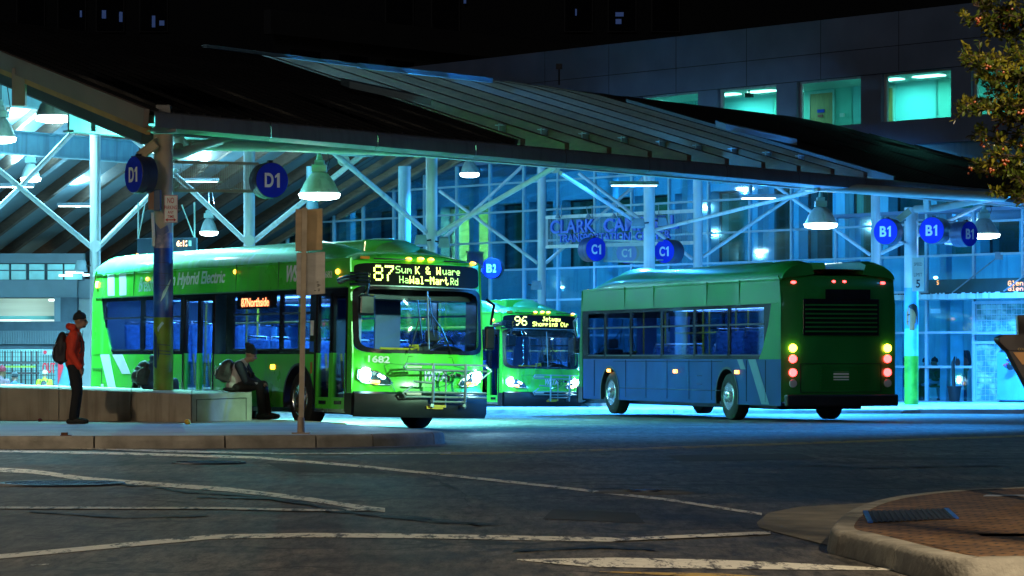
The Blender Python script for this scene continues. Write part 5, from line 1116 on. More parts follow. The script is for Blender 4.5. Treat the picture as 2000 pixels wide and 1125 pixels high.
    if detail:
        text('slogan', 'Breathe', (-9.75, y + .018, 2.53), (-8.85, y + .018, 2.53), .30, mat('slogan_pale', (.35, .6, .5), .4), t, .004, shear=.5)
        text('slogan', "I'm Hybrid Electric", (-8.35, y + .018, 2.55), (-5.55, y + .018, 2.55), .33, silver, t, .004, shear=.25, thick=.02)
        text('logo', 'WSTA', (-2.85, y + .018, 2.58), (-2.0, y + .018, 2.58), .30, silver, t, .006, shear=.35, thick=.03); text('fleet_number', num, (-1.35, y + .018, 2.62), (-1.0, y + .018, 2.62), .12, silver, t, .004)
        mb = MB(); mb.box((-1.75, -HW - .003, 1.75), (.12, .006, .26)); mb.build('notice', signwhite, t); mb = MB(); mb.box((-1.75, -HW - .003, 1.42), (.16, .006, .18)); mb.build('wheelchair_plate', mat('access_blue', (.02, .12, .6), .4), t)
        mb = MB(); mb.box((-1.75, -HW - .005, 1.05), (.07, .006, .2)); mb.build('door_label', mat('label_orange', (.5, .15, .02), .5), t); mb = MB(); mb.box((-LB + .75, -HW - .005, .62), (.14, .006, .14)); mb.build('fuel_label', signwhite, t)
    # ----- rear
    pr_ = paint if not tail else bgreen
    mb = MB(); rws = []
    for z, o in ((.42, .0), (1.3, .0), (2.2, .02), (2.75, .05), (2.93, .09), (3.0, .16)):
        rws.append([Vector((-LB + .12 * (abs(i / 12 - .5) * 2) ** 4 + o, -HW + 2 * HW * i / 12, z)) for i in range(13)])
    mb.grid(rws); mb.build('rear_panel', pr_, t, smooth=True)
    mb = MB(); mb.box((-LB - .012, 0, 2.15), (.02, 1.7, .75)); mb.build('rear_louvre_panel', busblack, t, bevel=.01)
    mb = MB()
    for i in range(7): mb.box((-LB - .03, 0, 1.86 + i * .09), (.03, 1.6, .03))
    for i in range(8): mb.box((-LB - .012, -.1, .72 + i * .06), (.03, 1.1, .025))
    mb.build('rear_slats', pr_ if tail else paint, t)
    mb = MB(); mb.box((-LB - .04, 0, .45), (.16, 2.5, .24)); mb.build('rear_bumper', bumper, t, bevel=.03)
    mb = MB(); mb.box((-LB - .006, 0, 1.2), (.012, 1.8, .012)); mb.box((-LB - .006, 0, .62), (.012, 1.8, .012)); mb.box((-LB - .006, .9, .9), (.012, .012, .58)); mb.box((-LB - .006, -.9, .9), (.012, .012, .58)); mb.build('engine_hatch_seam', blackp, t)
    M = Matrix.Rotation(R(-90), 3, 'Y').to_3x3()
    for sg in (-1, 1):
        for z, m_ in ((1.52, emis('rear_amber', (1, .45, .03), 9) if tail else amber_off), (1.3, redl if tail else redo), (1.02, redl if tail else redo), (.80, mat('reverse_lens', (.5, .5, .5), .2))):
            mb = MB(); mb.lathe([(.085, 0), (.08, .03), (0, .04)], c=(-LB + .0 + .02, sg * 1.06, z), n=16, M=M); mb.build('tail_light', m_, t, smooth=True)
        mb = MB(); mb.ell((-LB + .12, sg * 1.0, 2.86), (.04, .06, .03)); mb.ell((-LB + .1, sg * .12, 2.88), (.04, .05, .03)); mb.each('rear_marker', redl, t, smooth=True)
    if tail:
        mb = MB(); mb.box((-LB - .02, -.15, 2.62), (.03, 1.0, .2)); mb.build('rear_sign', busblack, t)
        mb = MB(); mb.box((-LB - .02, 0, .95), (.012, .34, .17)); mb.build('licence_plate', signwhite, t)
        mb = MB(); yy = HW + .004
        for x in (-1.2, -3.3, -4.6, -5.9, -7.2, -8.5, -10.4, -11.4): mb.box((x, yy, .84), (.014, .012, .86))
        for z in (.62, 1.24): mb.box((-5.8, yy, z), (6.6, .012, .012))
        mb.box((-7.8, yy, .93), (.3, .012, .012)); mb.box((-7.8, yy, .75), (.3, .012, .012)); mb.build('skirt_seam', busblack, t)
        mb = MB(); mb.prism([(-10.9, yy, 1.29), (-10.5, yy, 1.29), (-11.2, yy, .36), (-11.6, yy, .36)], (0, .004, 0)); mb.prism([(-10.2, yy, 1.29), (-9.9, yy, 1.29), (-10.1, yy, 1.08), (-10.36, yy, 1.08)], (0, .004, 0)); mb.each('livery_stripe', mat('stripe_blue_grey', (.10, .18, .28), .5), t)
        mb = MB()
        for x in (-2.2, -6.4, -9.9): mb.box((x, HW + .01, 1.02), (.2, .02, .07))
        mb.each('side_marker', amber, t)
    # ----- interior
    mb = MB(); mb.box((-6.1, 0, .36), (11.9, 2.44, .05)); mb.build('floor', mat('bus_floor', (.05, .07, .10), .6), t)
    mb = MB(); mb.box((-6.1, 0, 2.48), (11.6, 2.44, .04)); mb.build('ceiling', inner, t)
    mb = MB()
    for yy in (-.75, .75): mb.box((-6.6, yy, 2.44), (9.5, .10, .02))
    mb.each('ceiling_light', ledw, t)
    mb = MB(); mb.box((-LB + .5, 0, 1.5), (.1, 2.4, 2.0)); mb.build('rear_bulkhead', inner, t)
    global seat_mesh
    if seat_mesh is None:
        mb = MB(); mb.box((0, 0, .45), (.42, .42, .08)); mb.box((-.2, 0, .82), (.07, .42, .72), Matrix.Rotation(R(-8), 3, 'Y')); s0 = mb.build('seat', seatm, t, bevel=.04)
        mb = MB(); mb.tube([(-.22, -.17, .9), (-.27, -.17, 1.22), (-.27, .17, 1.22), (-.22, .17, .9)], .026, 8); mb.tube([(0, 0, 0), (0, 0, .42)], .03, 8); g0 = mb.build('grab_loop', chrome, s0, smooth=True); seat_mesh = (s0.data, g0.data); bpy.data.objects.remove(g0); bpy.data.objects.remove(s0)
    def seat(x, yy, z=.38, rot=0):
        o = bpy.data.objects.new('seat', seat_mesh[0]); S.collection.objects.link(o); o.parent = t; o.location = (x, yy, z); o.rotation_euler = (0, 0, R(rot)); b = o.modifiers.new('b', 'BEVEL'); b.width = .04; b.segments = 2
        g_ = bpy.data.objects.new('grab_loop', seat_mesh[1]); S.collection.objects.link(g_); g_.parent = o
    for x in (-4.5, -5.3, -8.2, -8.95, -9.7, -10.5):
        for yy in (-.95, -.5, .5, .95):
            if yy < 0 and x in (-5.3,): continue
            seat(x, yy, .40 if x > -8 else .72)
    mb = MB()
    for x in (-1.9, -3.3, -5.6, -7.5):
        for yy in (-.8, .3): mb.tube([(x, yy, .38), (x, yy, 2.46)], .018, 8)
    mb.tube([(-7.5, -.5, 1.9), (-1.9, -.5, 1.9)], .018, 8); mb.build('stanchion', yel, t, smooth=True)
    mb = MB(); mb.box((-1.45, .05, 1.35), (.04, .5, 1.9)); mb.build('driver_screen', mat('screen_blue', (.05, .12, .3), .4), t)
    mb = MB(); mb.box((-1.9, -.62, 1.35), (.03, .5, 1.9)); mb.build('entry_panel', mat('entry_blue', (.06, .16, .42), .4), t)
    mb = MB(); mb.box((-1.8, -.33, 1.4), (.05, .06, 1.95)); mb.build('entry_post', mat('post_pale', (.3, .45, .6), .4), t)
    mb = MB(); mb.box((-1.15, .80, 1.0), (.12, .5, 1.05)); mb.box((-.95, .80, .8), (.5, .5, .12)); mb.box((-1.18, .8, 1.65), (.1, .26, .22)); mb.build('driver_seat', blackp, t, bevel=.04)
    mb = MB(); mb.ell((-.45, .72, 1.22), (.34, .42, .26)); mb.box((-.35, -.1, 1.0), (.3, 2.2, .5)); mb.box((-.5, .1, 1.2), (.25, .3, .5)); mb.build('dashboard', blackp, t, smooth=True)
    mb = MB(); c = Vector((-.72, .78, 1.42)); pts = [c + Vector((.09 * math.sin(a), .22 * math.cos(a), .20 * math.sin(a))) for a in [2 * math.pi * i / 20 for i in range(21)]]; mb.tube(pts, .014, 6, caps=False); mb.bar(pts[0], pts[10], .03); mb.build('steering_wheel', blackp, t, smooth=True)
    mb = MB(); mb.tube([(-.2, -.72, 1.40), (-.2, -.1, 1.40), (-.2, .02, 1.44), (-.2, .02, 1.32)], .022, 8); mb.tube([(-.2, -.16, 1.46), (-.2, .02, 1.47)], .02, 8); mb.build('front_rail', yel, t, smooth=True)
    mb = MB(); mb.box((-1.0, 0, 2.36), (1.3, 2.3, .2)); mb.build('front_header', blackp, t)
    mw = Matrix.Translation(loc) @ Euler((R(roll), 0, rz)).to_matrix().to_4x4()
    for x in (-4.6, -7.0, -9.6): lamp('AREA', mw @ Vector((x, 0, 2.38)), 60 if not tail else 14, (.14, .50, 1.0), 1.2, mw @ Vector((x, 0, 0)))
    return t
hb = math.atan2(-.871, .491); c0 = Vector((-2.78, 52.3, 0)) + Vector((.871, .491, 0)) * 1.28 + Vector((.491, -.871, 0)) * .18
dimg = emis('led_green_dim', (.35, .9, .12), 1.6)
make_bus('nearest green city bus showing route 87, its front facing us at the D1 bay', (c0.x, c0.y, 0.02), hb, -1.3, '1682', '87', '87Northside',
  [('Sum', -.56, 2.70, .29, .125, dimg, False), ('K & W', -.20, 2.695, .50, .135, green_e, True), ('uare', .34, 2.70, .38, .125, dimg, False), ('Ha', -.50, 2.53, .17, .125, dimg, False), ('Wal-Mart', -.31, 2.525, .77, .135, green_e, True), ('Rd', .50, 2.53, .17, .125, dimg, False)])
c1 = Vector((-.22, 87.6, 0)) + Vector((.871, .491, 0)) * 1.28
make_bus('smaller farther green bus showing route 96, behind the nearest bus', (c1.x, c1.y, -.38), hb, -1.0, None, '96', None,
  [('Jetway', -.10, 2.70, .62, .13, green_e, False), ('Shopping Ctr', -.42, 2.55, 1.25, .13, green_e, False)], detail=False)
dh = Vector((-.32, .947, 0)); ln = Vector((-.947, -.32, 0)); rc_ = Vector((5.51, 62, 0)) - ln * 1.28; fc = rc_ + dh * 12.3
make_bus('dark green and blue bus driving away towards the station, seen from behind', (fc.x, fc.y, -.05), math.atan2(dh.y, dh.x), 0, None, '96', None, [], detail=False, paint=bgreen, skirt=bluep, tail=True)
# ================================================================ PEOPLE
def remesh(mb, name, m, parent, vox=.014, smooth_it=3):
    me = bpy.data.meshes.new('tmp'); me.from_pydata(mb.v, [], mb.f); o = bpy.data.objects.new('tmp', me); S.collection.objects.link(o)
    r = o.modifiers.new('r', 'REMESH'); r.mode = 'VOXEL'; r.voxel_size = vox; s_ = o.modifiers.new('s', 'SMOOTH'); s_.iterations = smooth_it; s_.factor = .5
    bpy.context.view_layer.update(); m2 = bpy.data.meshes.new_from_object(o.evaluated_get(bpy.context.evaluated_depsgraph_get())); bpy.data.objects.remove(o)
    m2.name = name; m2.materials.clear(); m2.materials.append(m); m2.polygons.foreach_set('use_smooth', [True] * len(m2.polygons))
    o = bpy.data.objects.new(name, m2); S.collection.objects.link(o); o.parent = parent; return o
def chain(mb, pts, n=12):
    """pts: (Vector, radius) spheres joined by cones"""
    for (p, r) in pts: mb.ell(p, (r, r, r), n=n, m=8)
    for (p, r), (q, s_) in zip(pts[:-1], pts[1:]): mb.tube([p, q], [r, s_], n)
def V(*a): return Vector(a)
def head(mb, c, yaw=0, pitch=0, k=1.0):
    M = (Matrix.Rotation(R(yaw), 3, 'Z') @ Matrix.Rotation(R(pitch), 3, 'Y'))
    def P(x, y, z): return c + M @ Vector((x * k, y * k, z * k))
    mb.ell(P(-.01, 0, .03), (.10 * k, .078 * k, .105 * k), M=M); mb.ell(P(.025, 0, -.05), (.07 * k, .06 * k, .07 * k), M=M); mb.ell(P(.055, 0, -.085), (.035 * k, .035 * k, .03 * k), M=M)
    mb.tube([P(.085, 0, .02), P(.118, 0, -.025)], [.012 * k, .02 * k], 8); mb.ell(P(.112, 0, -.028), (.018 * k, .02 * k, .014 * k), M=M)
    mb.ell(P(.088, 0, -.058), (.018 * k, .028 * k, .009 * k), M=M); mb.ell(P(.085, 0, -.074), (.018 * k, .025 * k, .009 * k), M=M)
    mb.ell(P(.075, 0, .045), (.022 * k, .055 * k, .014 * k), M=M)
    for s_ in (-1, 1): mb.ell(P(-.01, s_ * .08, .0), (.022 * k, .012 * k, .032 * k), M=M); mb.ell(P(.065, s_ * .035, -.03), (.025 * k, .02 * k, .02 * k), M=M)
    return P
def hand(mb, w, d, up, k=1.0, curl=.5):
    d = d.normalized(); sd = d.cross(up).normalized(); up = sd.cross(d)
    palm = w + d * .05 * k
    mb.ell(palm, (.03 * k, .03 * k, .03 * k)); chain(mb, [(w, .027 * k), (palm, .034 * k), (w + d * .085 * k, .03 * k)], 8)
    for i, L in enumerate((.07, .08, .075, .06)):
        b = w + d * .085 * k + sd * (.027 - i * .018) * k; m_ = b + d * L * .5 * k - up * L * .15 * k; e = m_ + (d * (1 - curl) - up * curl).normalized() * L * .5 * k
        chain(mb, [(b, .0105 * k), (m_, .0095 * k), (e, .008 * k)], 6)
    b = w + d * .03 * k + sd * .03 * k; chain(mb, [(b, .013 * k), (b + d * .04 * k + sd * .02 * k - up * .01, .011 * k), (b + d * .07 * k + sd * .018 * k - up * .03 * k, .009 * k)], 6)
def person(lab, loc, rz, J, cols, k=1.0, vox=.013, hood=False, hat=None, group=None, scale=1, jl=1.0, beard=False):
    t = thing('person', lab, 'person', loc, (0, 0, R(rz)), group); t.scale = (scale,) * 3
    sk, jk, tr, sh = cols; m = MB(); P = head(m, J['head'], J.get('yaw', 0), J.get('pitch', 0))
    chain(m, [(J['neck'], .058), (J['head'] + V(-.015, 0, -.05), .055)])
    chain(m, [(J['chest'], .12), (J['pelvis'], .115)]); m.ell(J['chest'], (.11, .17, .16)); m.ell(J['pelvis'], (.11, .16, .12))
    for s_ in 'lr':
        a, b, c = J['sh' + s_], J['el' + s_], J['wr' + s_]; chain(m, [(J['chest'] + V(0, 0, .15), .07), (a, .055), (b, .042), (c, .027)])
        hand(m, c, (c - b).lerp(J.get('hd' + s_, c - b), .7), J.get('up' + s_, V(1, 0, 0)), curl=J.get('curl', .5))
        h, kn, an, to = J['hp' + s_], J['kn' + s_], J['an' + s_], J['to' + s_]; chain(m, [(J['pelvis'], .1), (h, .088), (kn, .056), (an, .036), (an.lerp(to, .6) - V(0, 0, .015), .018)])
    body = remesh(m, 'body', sk, t, vox, 2)
    # jacket
    m = MB(); ch, pe = J['chest'], J['pelvis']; m.ell(ch + V(.0, 0, .02), (.15, .205, .19)); chain(m, [(ch, .15), ((ch + pe) / 2, .15), (pe + V(0, 0, .02) * jl, .155)], 14); m.ell((ch + pe) / 2, (.16, .2, .2)); m.ell(pe + V(0, 0, .03), (.155, .195, .13))
    chain(m, [(ch + V(0, 0, .12), .11), (J['neck'] + V(-.01, 0, -.01), .082)])
    for s_ in 'lr':
        a, b, c = J['sh' + s_], J['el' + s_], J['wr' + s_]; chain(m, [(ch + V(0, 0, .1), .1), (a, .085), (a.lerp(b, .5), .078), (b, .07), (b.lerp(c, .5), .062), (b.lerp(c, .93), .05)])
        for f in (.35, .62, .85): q = b.lerp(c, f); m.ell(q + V(.01, 0, 0), (.062, .06, .03))
    if hood:
        n_ = J['neck']
        for i in range(9): a = math.pi * (i / 8 - .5); m.ell(n_ + V(-.07 * math.cos(a) - .035, .11 * math.sin(a), .045 + .02 * math.cos(a)), (.06, .055, .06))
    remesh(m, 'jacket', jk, t, vox, 3)
    # trousers
    m = MB(); m.ell(pe, (.135, .17, .13))
    for s_ in 'lr':
        h, kn, an = J['hp' + s_], J['kn' + s_], J['an' + s_]; chain(m, [(pe, .12), (h, .108), (h.lerp(kn, .5), .094), (kn, .08), (kn.lerp(an, .5), .075), (kn.lerp(an, .88), .072), (kn.lerp(an, .98), .07)], 12)
    remesh(m, 'trousers', tr, t, vox, 3)
    for s_ in 'lr':
        an, to = J['an' + s_], J['to' + s_]; m = MB(); d = (to - an); d.z = 0; d.normalize(); z0 = min(an.z, to.z) - .05
        hl = V(an.x, an.y, z0) - d * .06; m.ell(hl + V(0, 0, .045), (.05, .045, .045)); chain(m, [(hl + V(0, 0, .04), .048), (hl + d * .12 + V(0, 0, .052), .054), (hl + d * .24 + V(0, 0, .04), .044)]); m.ell(an + V(0, 0, .0), (.055, .05, .06)); m.box(hl + d * .1 + V(0, 0, .0), (.24, .08, .025), Matrix.Rotation(math.atan2(d.y, d.x), 3, 'Z'))
        remesh(m, 'shoe', sh, t, .011, 2)
    if hat:
        m = MB(); kind, hm = hat; Mh = (Matrix.Rotation(R(J.get('yaw', 0)), 3, 'Z') @ Matrix.Rotation(R(J.get('pitch', 0) - 8), 3, 'Y'))
        m.ell(P(-.018, 0, .065), (.108, .09, .082), M=Mh); m.ell(P(-.018, 0, .035), (.115, .094, .04), M=Mh)
        if kind == 'beanie': m.ell(P(-.03, 0, .15), (.03, .03, .025))
        if kind == 'slouch': m.ell(P(-.07, 0, .12), (.09, .08, .06)); m.ell(P(-.13, 0, .15), (.05, .06, .04))
        if kind == 'cap': m.ell(P(.10, 0, .045), (.06, .06, .012), M=Mh)
        remesh(m, 'hat', hm, t, .01, 2)
    else:
        m = MB(); m.ell(P(-.03, 0, .05), (.1, .088, .09)); m.ell(P(-.05, 0, .0), (.06, .082, .07)); remesh(m, 'hair', hr, t, .01, 1)
    if beard:
        m = MB(); m.ell(P(.06, 0, -.09), (.035, .045, .022)); m.ell(P(.088, 0, -.048), (.012, .03, .006)); m.build('beard', hr, t, smooth=True)
    m = MB()
    for s_ in (-1, 1): m.ell(P(.082, s_ * .032, .008), (.012, .014, .009)); 
    m.build('eye', mat('eye_dark', (.02, .015, .01), .2), t, smooth=True)
    return t, P
def backpack(lab, loc, rz, tilt, m, size=(.2, .30, .48)):
    t = thing('backpack', lab, 'backpack', loc, (0, R(tilt), R(rz))); a, b, c = size
    mb = MB(); mb.ell((0, 0, 0), (a / 2, b / 2, c / 2)); mb.box((0, 0, -c * .12), (a * .85, b * .85, c * .6)); mb.ell((-a * .25, 0, -c * .18), (a * .45, b * .42, c * .26)); remesh(mb, 'bag', m, t, .012, 6)
    mb = MB(); mb.tube([(-a * .42, -b * .25, c * .16), (-a * .5, 0, c * .20), (-a * .42, b * .25, c * .16)], .006, 6); mb.tube([(-a * .66, -b * .28, 0), (-a * .72, 0, .02), (-a * .66, b * .28, 0)], .006, 6); mb.tube([(-a * .3, -b * .52, .08), (-a * .55, -b * .4, -.02), (-a * .5, -b * .42, -.12)], .009, 6); mb.build('zip', mat('zip_grey', (.2, .2, .2), .4), t)
    mb = MB()
    for s_ in (-1, 1): mb.tube([(a * .3, s_ * .11, c * .42), (a * .9, s_ * .12, c * .46), (a * 1.55, s_ * .13, c * .22), (a * 1.6, s_ * .14, -.02), (a * 1.2, s_ * .15, -c * .25), (a * .4, s_ * .13, -c * .38)], .016, 8)
    mb.build('strap', m, t, smooth=True); return t
skd = mat('skin_brown', (.32, .17, .10), .5, var=.06); skl = mat('skin_light', (.42, .24, .16), .5, var=.06)
redj = mat('jacket_red', (.65, .04, .01), .75, var=.25, scale=7, bump=1.0, bscale=7); blk = mat('cloth_black', (.008, .008, .009), .85, var=.3, scale=8, bump=.4, bscale=14); blks = mat('shoe_black', (.008, .008, .008), .65, var=.3)
bpm = mat('backpack_black', (.018, .014, .016), .6, var=.4, scale=9, bump=.4); beanie = mat('beanie_dark', (.012, .018, .018), .9, var=.2, scale=20)
J = dict(head=V(.075, 0, 1.655), neck=V(.0, 0, 1.50), chest=V(-.02, 0, 1.28), pelvis=V(-.02, 0, .96), yaw=0, pitch=4,
 shl=V(-.01, .19, 1.42), ell=V(-.06, .25, 1.14), wrl=V(.06, .22, .92), shr=V(-.01, -.19, 1.42), elr=V(-.045, -.24, 1.13), wrr=V(.10, -.20, .89), hdr=V(.3, 0, -.9), upr=V(1, .2, 0), hdl=V(.2, 0, -1), upl=V(1, 0, 0),
 hpl=V(-.02, .09, .90), knl=V(.02, .10, .50), anl=V(-.03, .11, .09), tol=V(.16, .13, .04), hpr=V(-.02, -.09, .90), knr=V(.03, -.10, .50), anr=V(-.03, -.11, .09), tor=V(.17, -.12, .04))
pm = gp(148, 827.5, .18)
man, P = person('man standing in a red hooded jacket, black beanie and black trousers, facing right', (pm.x, pm.y, .185), 0, J, (skd, redj, blk, blks), hood=True, hat=('beanie', beanie), beard=True, scale=1.03)
mb = MB(); mb.tube([(.1, -.02, 1.30), (.115, 0, 1.5)], .006); mb.build('zip', dark_metal, man)
mb = MB(); P0 = P(.09, -.035, .008)
for s_ in (-1, 1):
    c = P(.098, s_ * .033, .005); mb.tube([c + V(0, .022 * math.cos(a), .018 * math.sin(a)) for a in [i * math.pi / 6 for i in range(13)]], .003, 5, caps=False); mb.tube([P(.095, s_ * .055, .01), P(.0, s_ * .085, .01)], .003, 5)
mb.build('glasses', dark_metal, man)
backpack('black backpack worn by the standing man in red', (pm.x - .235, pm.y, 1.385 + .05), 0, 4, bpm, (.22, .33, .56))
# seated person at the bench end
J2 = dict(head=V(.24, 0, .655), neck=V(.12, 0, .52), chest=V(.03, 0, .33), pelvis=V(-.06, 0, .09), yaw=6, pitch=24,
 shl=V(.09, .18, .46), ell=V(.22, .22, .22), wrl=V(.40, .12, .14), shr=V(.07, -.18, .46), elr=V(.20, -.23, .20), wrr=V(.38, -.14, .14), hdr=V(1, .3, -.1), upr=V(0, 0, 1), hdl=V(1, -.3, -.1), upl=V(0, 0, 1),
 hpl=V(.0, .10, .08), knl=V(.44, .14, .12), anl=V(.52, .14, -.38), tol=V(.70, .15, -.43), hpr=V(.0, -.10, .08), knr=V(.42, -.12, .13), anr=V(.46, -.13, -.38), tor=V(.65, -.15, -.43))
gw = mat('jacket_grey', (.42, .37, .36), .75, var=.12, scale=6, bump=.4, bscale=9); nv = mat('sleeve_navy', (.012, .016, .03), .8, var=.2, scale=8, bump=.3)
Y2 = 54.3; p2 = px(464, 768, Y2); sz = .672
s2, P2_ = person('person hunched on the bench end in pale grey jacket with dark sleeves and beanie', (p2.x, Y2, sz), -6, J2, (skd, gw, blk, blks), hat=('slouch', beanie))
mb = MB()
for a, b, c in (('shl', 'ell', 'wrl'), ('shr', 'elr', 'wrr')):
    chain(mb, [(J2[a] + V(.0, 0, .0), .092), (J2[a].lerp(J2[b], .5), .084), (J2[b], .077), (J2[b].lerp(J2[c], .5), .068), (J2[b].lerp(J2[c], .93), .055)])
remesh(mb, 'sleeve', nv, s2, .013, 2)
mb = MB()
for dz, m_ in ((0, 0),): mb.ell(V(-.08, 0, .045), (.19, .22, .05))
remesh(mb, 'shirt_tail', blk, s2, .012, 2)
backpack('bulging black backpack on the back of the person hunched on the bench end', (p2.x - .20, Y2, sz + .37), -6, 18, bpm, (.30, .36, .44))
# seated person behind painted column
Y3 = 57.4; p3 = px(296, 757, Y3); sz3 = .69
J3 = dict(J2); J3.update(head=V(.16, 0, .64), pitch=20, yaw=0)
nvj = mat('jacket_navy', (.02, .04, .10), .8, var=.2, scale=6, bump=.4); jean = mat('jeans', (.03, .07, .16), .8, var=.25, scale=9)
person('person sitting behind the painted column in a dark blue hooded jacket and jeans', (p3.x, Y3, sz3), 12, J3, (skl, nvj, jean, blks), hat=('slouch', nvj), hood=True)
backpack('dark grey backpack on the person sitting behind the painted column', (p3.x - .17, Y3 - .10, sz3 + .30), 25, 16, mat('backpack_grey', (.035, .032, .036), .7, var=.4, scale=9), (.26, .36, .50))
# background people behind the bench
Yb = 100
def bgperson(x, ytop, lab, col, Y, rz, hat=None, trc=None, stand=True, sc=1.0):
    J4 = dict(J); pz = px(x, ytop, Y).z - 1.78 * sc
    return person(lab, (px(x, 0, Y).x, Y, pz), rz, J4, (skd, col, trc or blk, blks), vox=.022, hat=hat, scale=sc)[0]
hiv = mat('hi_vis', (.5, .62, .02), .7, var=.15, scale=6)
bgperson(87, 724, 'worker in a bright yellow jacket and white cap below the OUT sign', hiv, 102, 90, ('cap', signwhite)); backpack('small dark backpack on the worker in yellow', (px(87, 0, 102).x, 101.78, px(0, 750, 102).z), 90, 5, bpm, (.10, .20, .26))
bgperson(28, 728, 'person in a dark blue jacket and cap seen over the bench at the left', mat('jacket_blue', (.02, .07, .25), .8), 80, 90, ('beanie', beanie))
bgperson(1, 716, 'person in a pale pink coat cut by the left edge of the photo', mat('coat_pink', (.4, .25, .32), .8), 72, 60, ('beanie', mat('hat_red', (.4, .05, .08), .8)))
# far right people in front of / behind the entrance glass
kk = kx(1877, .6); w_ = wp(kk, 0, .6)
person('person in a dark coat carrying a red bag standing at the entrance glass', (w_.x, w_.y, .0), 100, J, (skd, mat('coat_dark', (.03, .035, .045), .8), mat('jeans_dark', (.03, .05, .10), .8), blks), vox=.02, hat=('cap', mat('hat_red', (.4, .05, .08), .8)), scale=.99)
t = thing('shoulder_bag', 'red brown shoulder bag carried by the person at the entrance glass', 'bag', (w_.x - .02, w_.y - .28, 1.12)); mb = MB(); mb.ell((0, 0, 0), (.2, .09, .17)); mb.build('bag', mat('bag_red', (.35, .06, .04), .7), t, smooth=True); mb = MB(); mb.tube([(-.17, 0, .08), (-.1, .08, .36), (.12, .1, .36), (.17, 0, .08)], .012, 6); mb.build('strap', mat('bag_red', (.35, .06, .04), .7), t)
J5 = dict(J2); J5.update(head=V(.05, 0, .68), pitch=5, neck=V(0, 0, .54), chest=V(-.05, 0, .33))
J6 = dict(J5)
def seated(x, off, lab, jc, tc_, rz):
    v = wp(kx(x, off), 0, off); return person(lab, (v.x, v.y, .45), rz, J6, (skd, jc, tc_, blks), vox=.022, hat=('beanie', beanie))[0]
nb = mat('coat_black', (.02, .025, .035), .8)
seated(1765, .9, 'seated person in dark clothes just left of the mural column', nb, blk, 170); seated(1806, .8, 'seated person in pale jeans just right of the mural column', nb, mat('jeans_pale', (.14, .25, .4), .8), 10); seated(1828, 1.2, 'seated person in black by the waiting room bench', nb, blk, 180)
t = thing('waiting_bench', 'dark waiting room bench behind the entrance glass', 'bench'); mb = MB(); wbox(mb, kx(1740, .9), kx(1850, .9), .38, .44, .75, .5); mb.build('seat', dark_metal, t); mb = MB()
for x in (1745, 1790, 1845): wbox(mb, kx(x, .9), kx(x, .9) + .06, 0, .38, .8, .4)
mb.build('leg', dark_metal, t)
v = wp(kx(1864, -.4), 0, -.4); t = thing('litter_bin', 'small black litter bin at the foot of the entrance glass', 'bin', (v.x, v.y, 0)); mb = MB(); mb.lathe([(.15, 0), (.2, .4), (.22, .4), (.22, .44), (.18, .44), (.16, .1)], n=20); mb.build('body', blackp, t, smooth=True); mb = MB(); mb.tube([(.0, .1, .4), (-.02, .14, 1.1), (.03, .14, 1.3)], [.05, .05, .02], 8); mb.build('bag_handle', blackp, t)
v = wp(kx(1971, -.5), 0, -.5); t = thing('flower_basket', 'small dark basket with red yellow and blue flowers hung by the cabinet', 'flowers', px(1973, 714, v.y)); mb = MB(); mb.lathe([(.05, -.12), (.13, -.06), (.15, .02)], n=14); mb.build('basket', blackp, t)
for c_, nm in (((.6, .05, .1), 'red'), ((.7, .6, .02), 'yellow'), ((.03, .1, .7), 'blue'), ((.03, .2, .05), 'leaf')):
    mb = MB()
    for i in range(7): mb.ell((random.uniform(-.17, .17), random.uniform(-.1, .05), random.uniform(-.05, .28)), (.045, .045, .04), n=8, m=5)
    mb.build('flower', mat('flower_' + nm, c_, .6), t)
# door leaves / frames in the entrance, notice
en = thing('entrance_door', 'pale lit glass entrance doors left of the glass blocks', 'door')
for x0, x1 in ((1735, 1762), (1856, 1880)):
    mb = MB(); wbox(mb, kx(x0, .3), kx(x1, .3), .0, zk(x0, 588, .3), .3, .05); mb.build('door_panel', mat('door_pale', (.25, .6, .7), .5), en)
mb = MB(); wbox(mb, kx(1800), kx(1902), zk(1850, 719), zk(1850, 716), -.08, .05); mb.build('push_rail', white_steel, en)
mb = MB(); wbox(mb, kx(1821, .1), kx(1840, .1), zk(1830, 612, .1), zk(1830, 603, .1), .01, .01); wbox(mb, kx(1835, .1), kx(1841, .1), zk(1830, 612, .1), zk(1830, 606, .1), .008, .01); mb.build('bus_decal', mat('decal_pale', (.3, .65, .75), .5), en)
# small litter
def litter(nm, lab, cat, x, y, m, r, z=.18, flat=.7):
    c = gp(x, y, z); t = thing(nm, lab, cat, (c.x, c.y, z)); mb = MB(); mb.ell((0, 0, r * flat), (r, r * .9, r * flat), n=10, m=7); mb.ell((r * .7, 0, r * .5), (r * .5, r * .4, r * .4), n=8, m=6); mb.ell((-r * .3, r * .2, r * flat * 1.3), (r * .4, r * .4, r * .4), n=8, m=6); mb.build('crumpled_body', m, t, smooth=True)
litter('crushed_can', 'small crushed dark red can on the pavement left of the standing man', 'can', 78, 823, mat('can_red', (.15, .02, .03), .3), .04); litter('paper_scrap', 'crumpled yellow paper scrap on the pavement in front of the bench', 'litter', 366, 829, mat('yellow_paper', (.75, .45, .02), .6, var=.3, scale=20), .05, flat=.9)
litter('rag', 'small dark rag lying against the bench foot', 'litter', 294, 822, blk, .07, flat=.4)
c = gp(126, 851, .18); t = thing('post_stub', 'rusty cut off post stub at the kerb edge near the standing man', 'post stub', (c.x, c.y, .18)); mb = MB(); mb.box((0, 0, .02), (.09, .07, .05)); mb.box((.02, 0, .005), (.15, .1, .01)); mb.build('stub', mat('rust', (.10, .04, .02), .9, var=.4, scale=20), t)
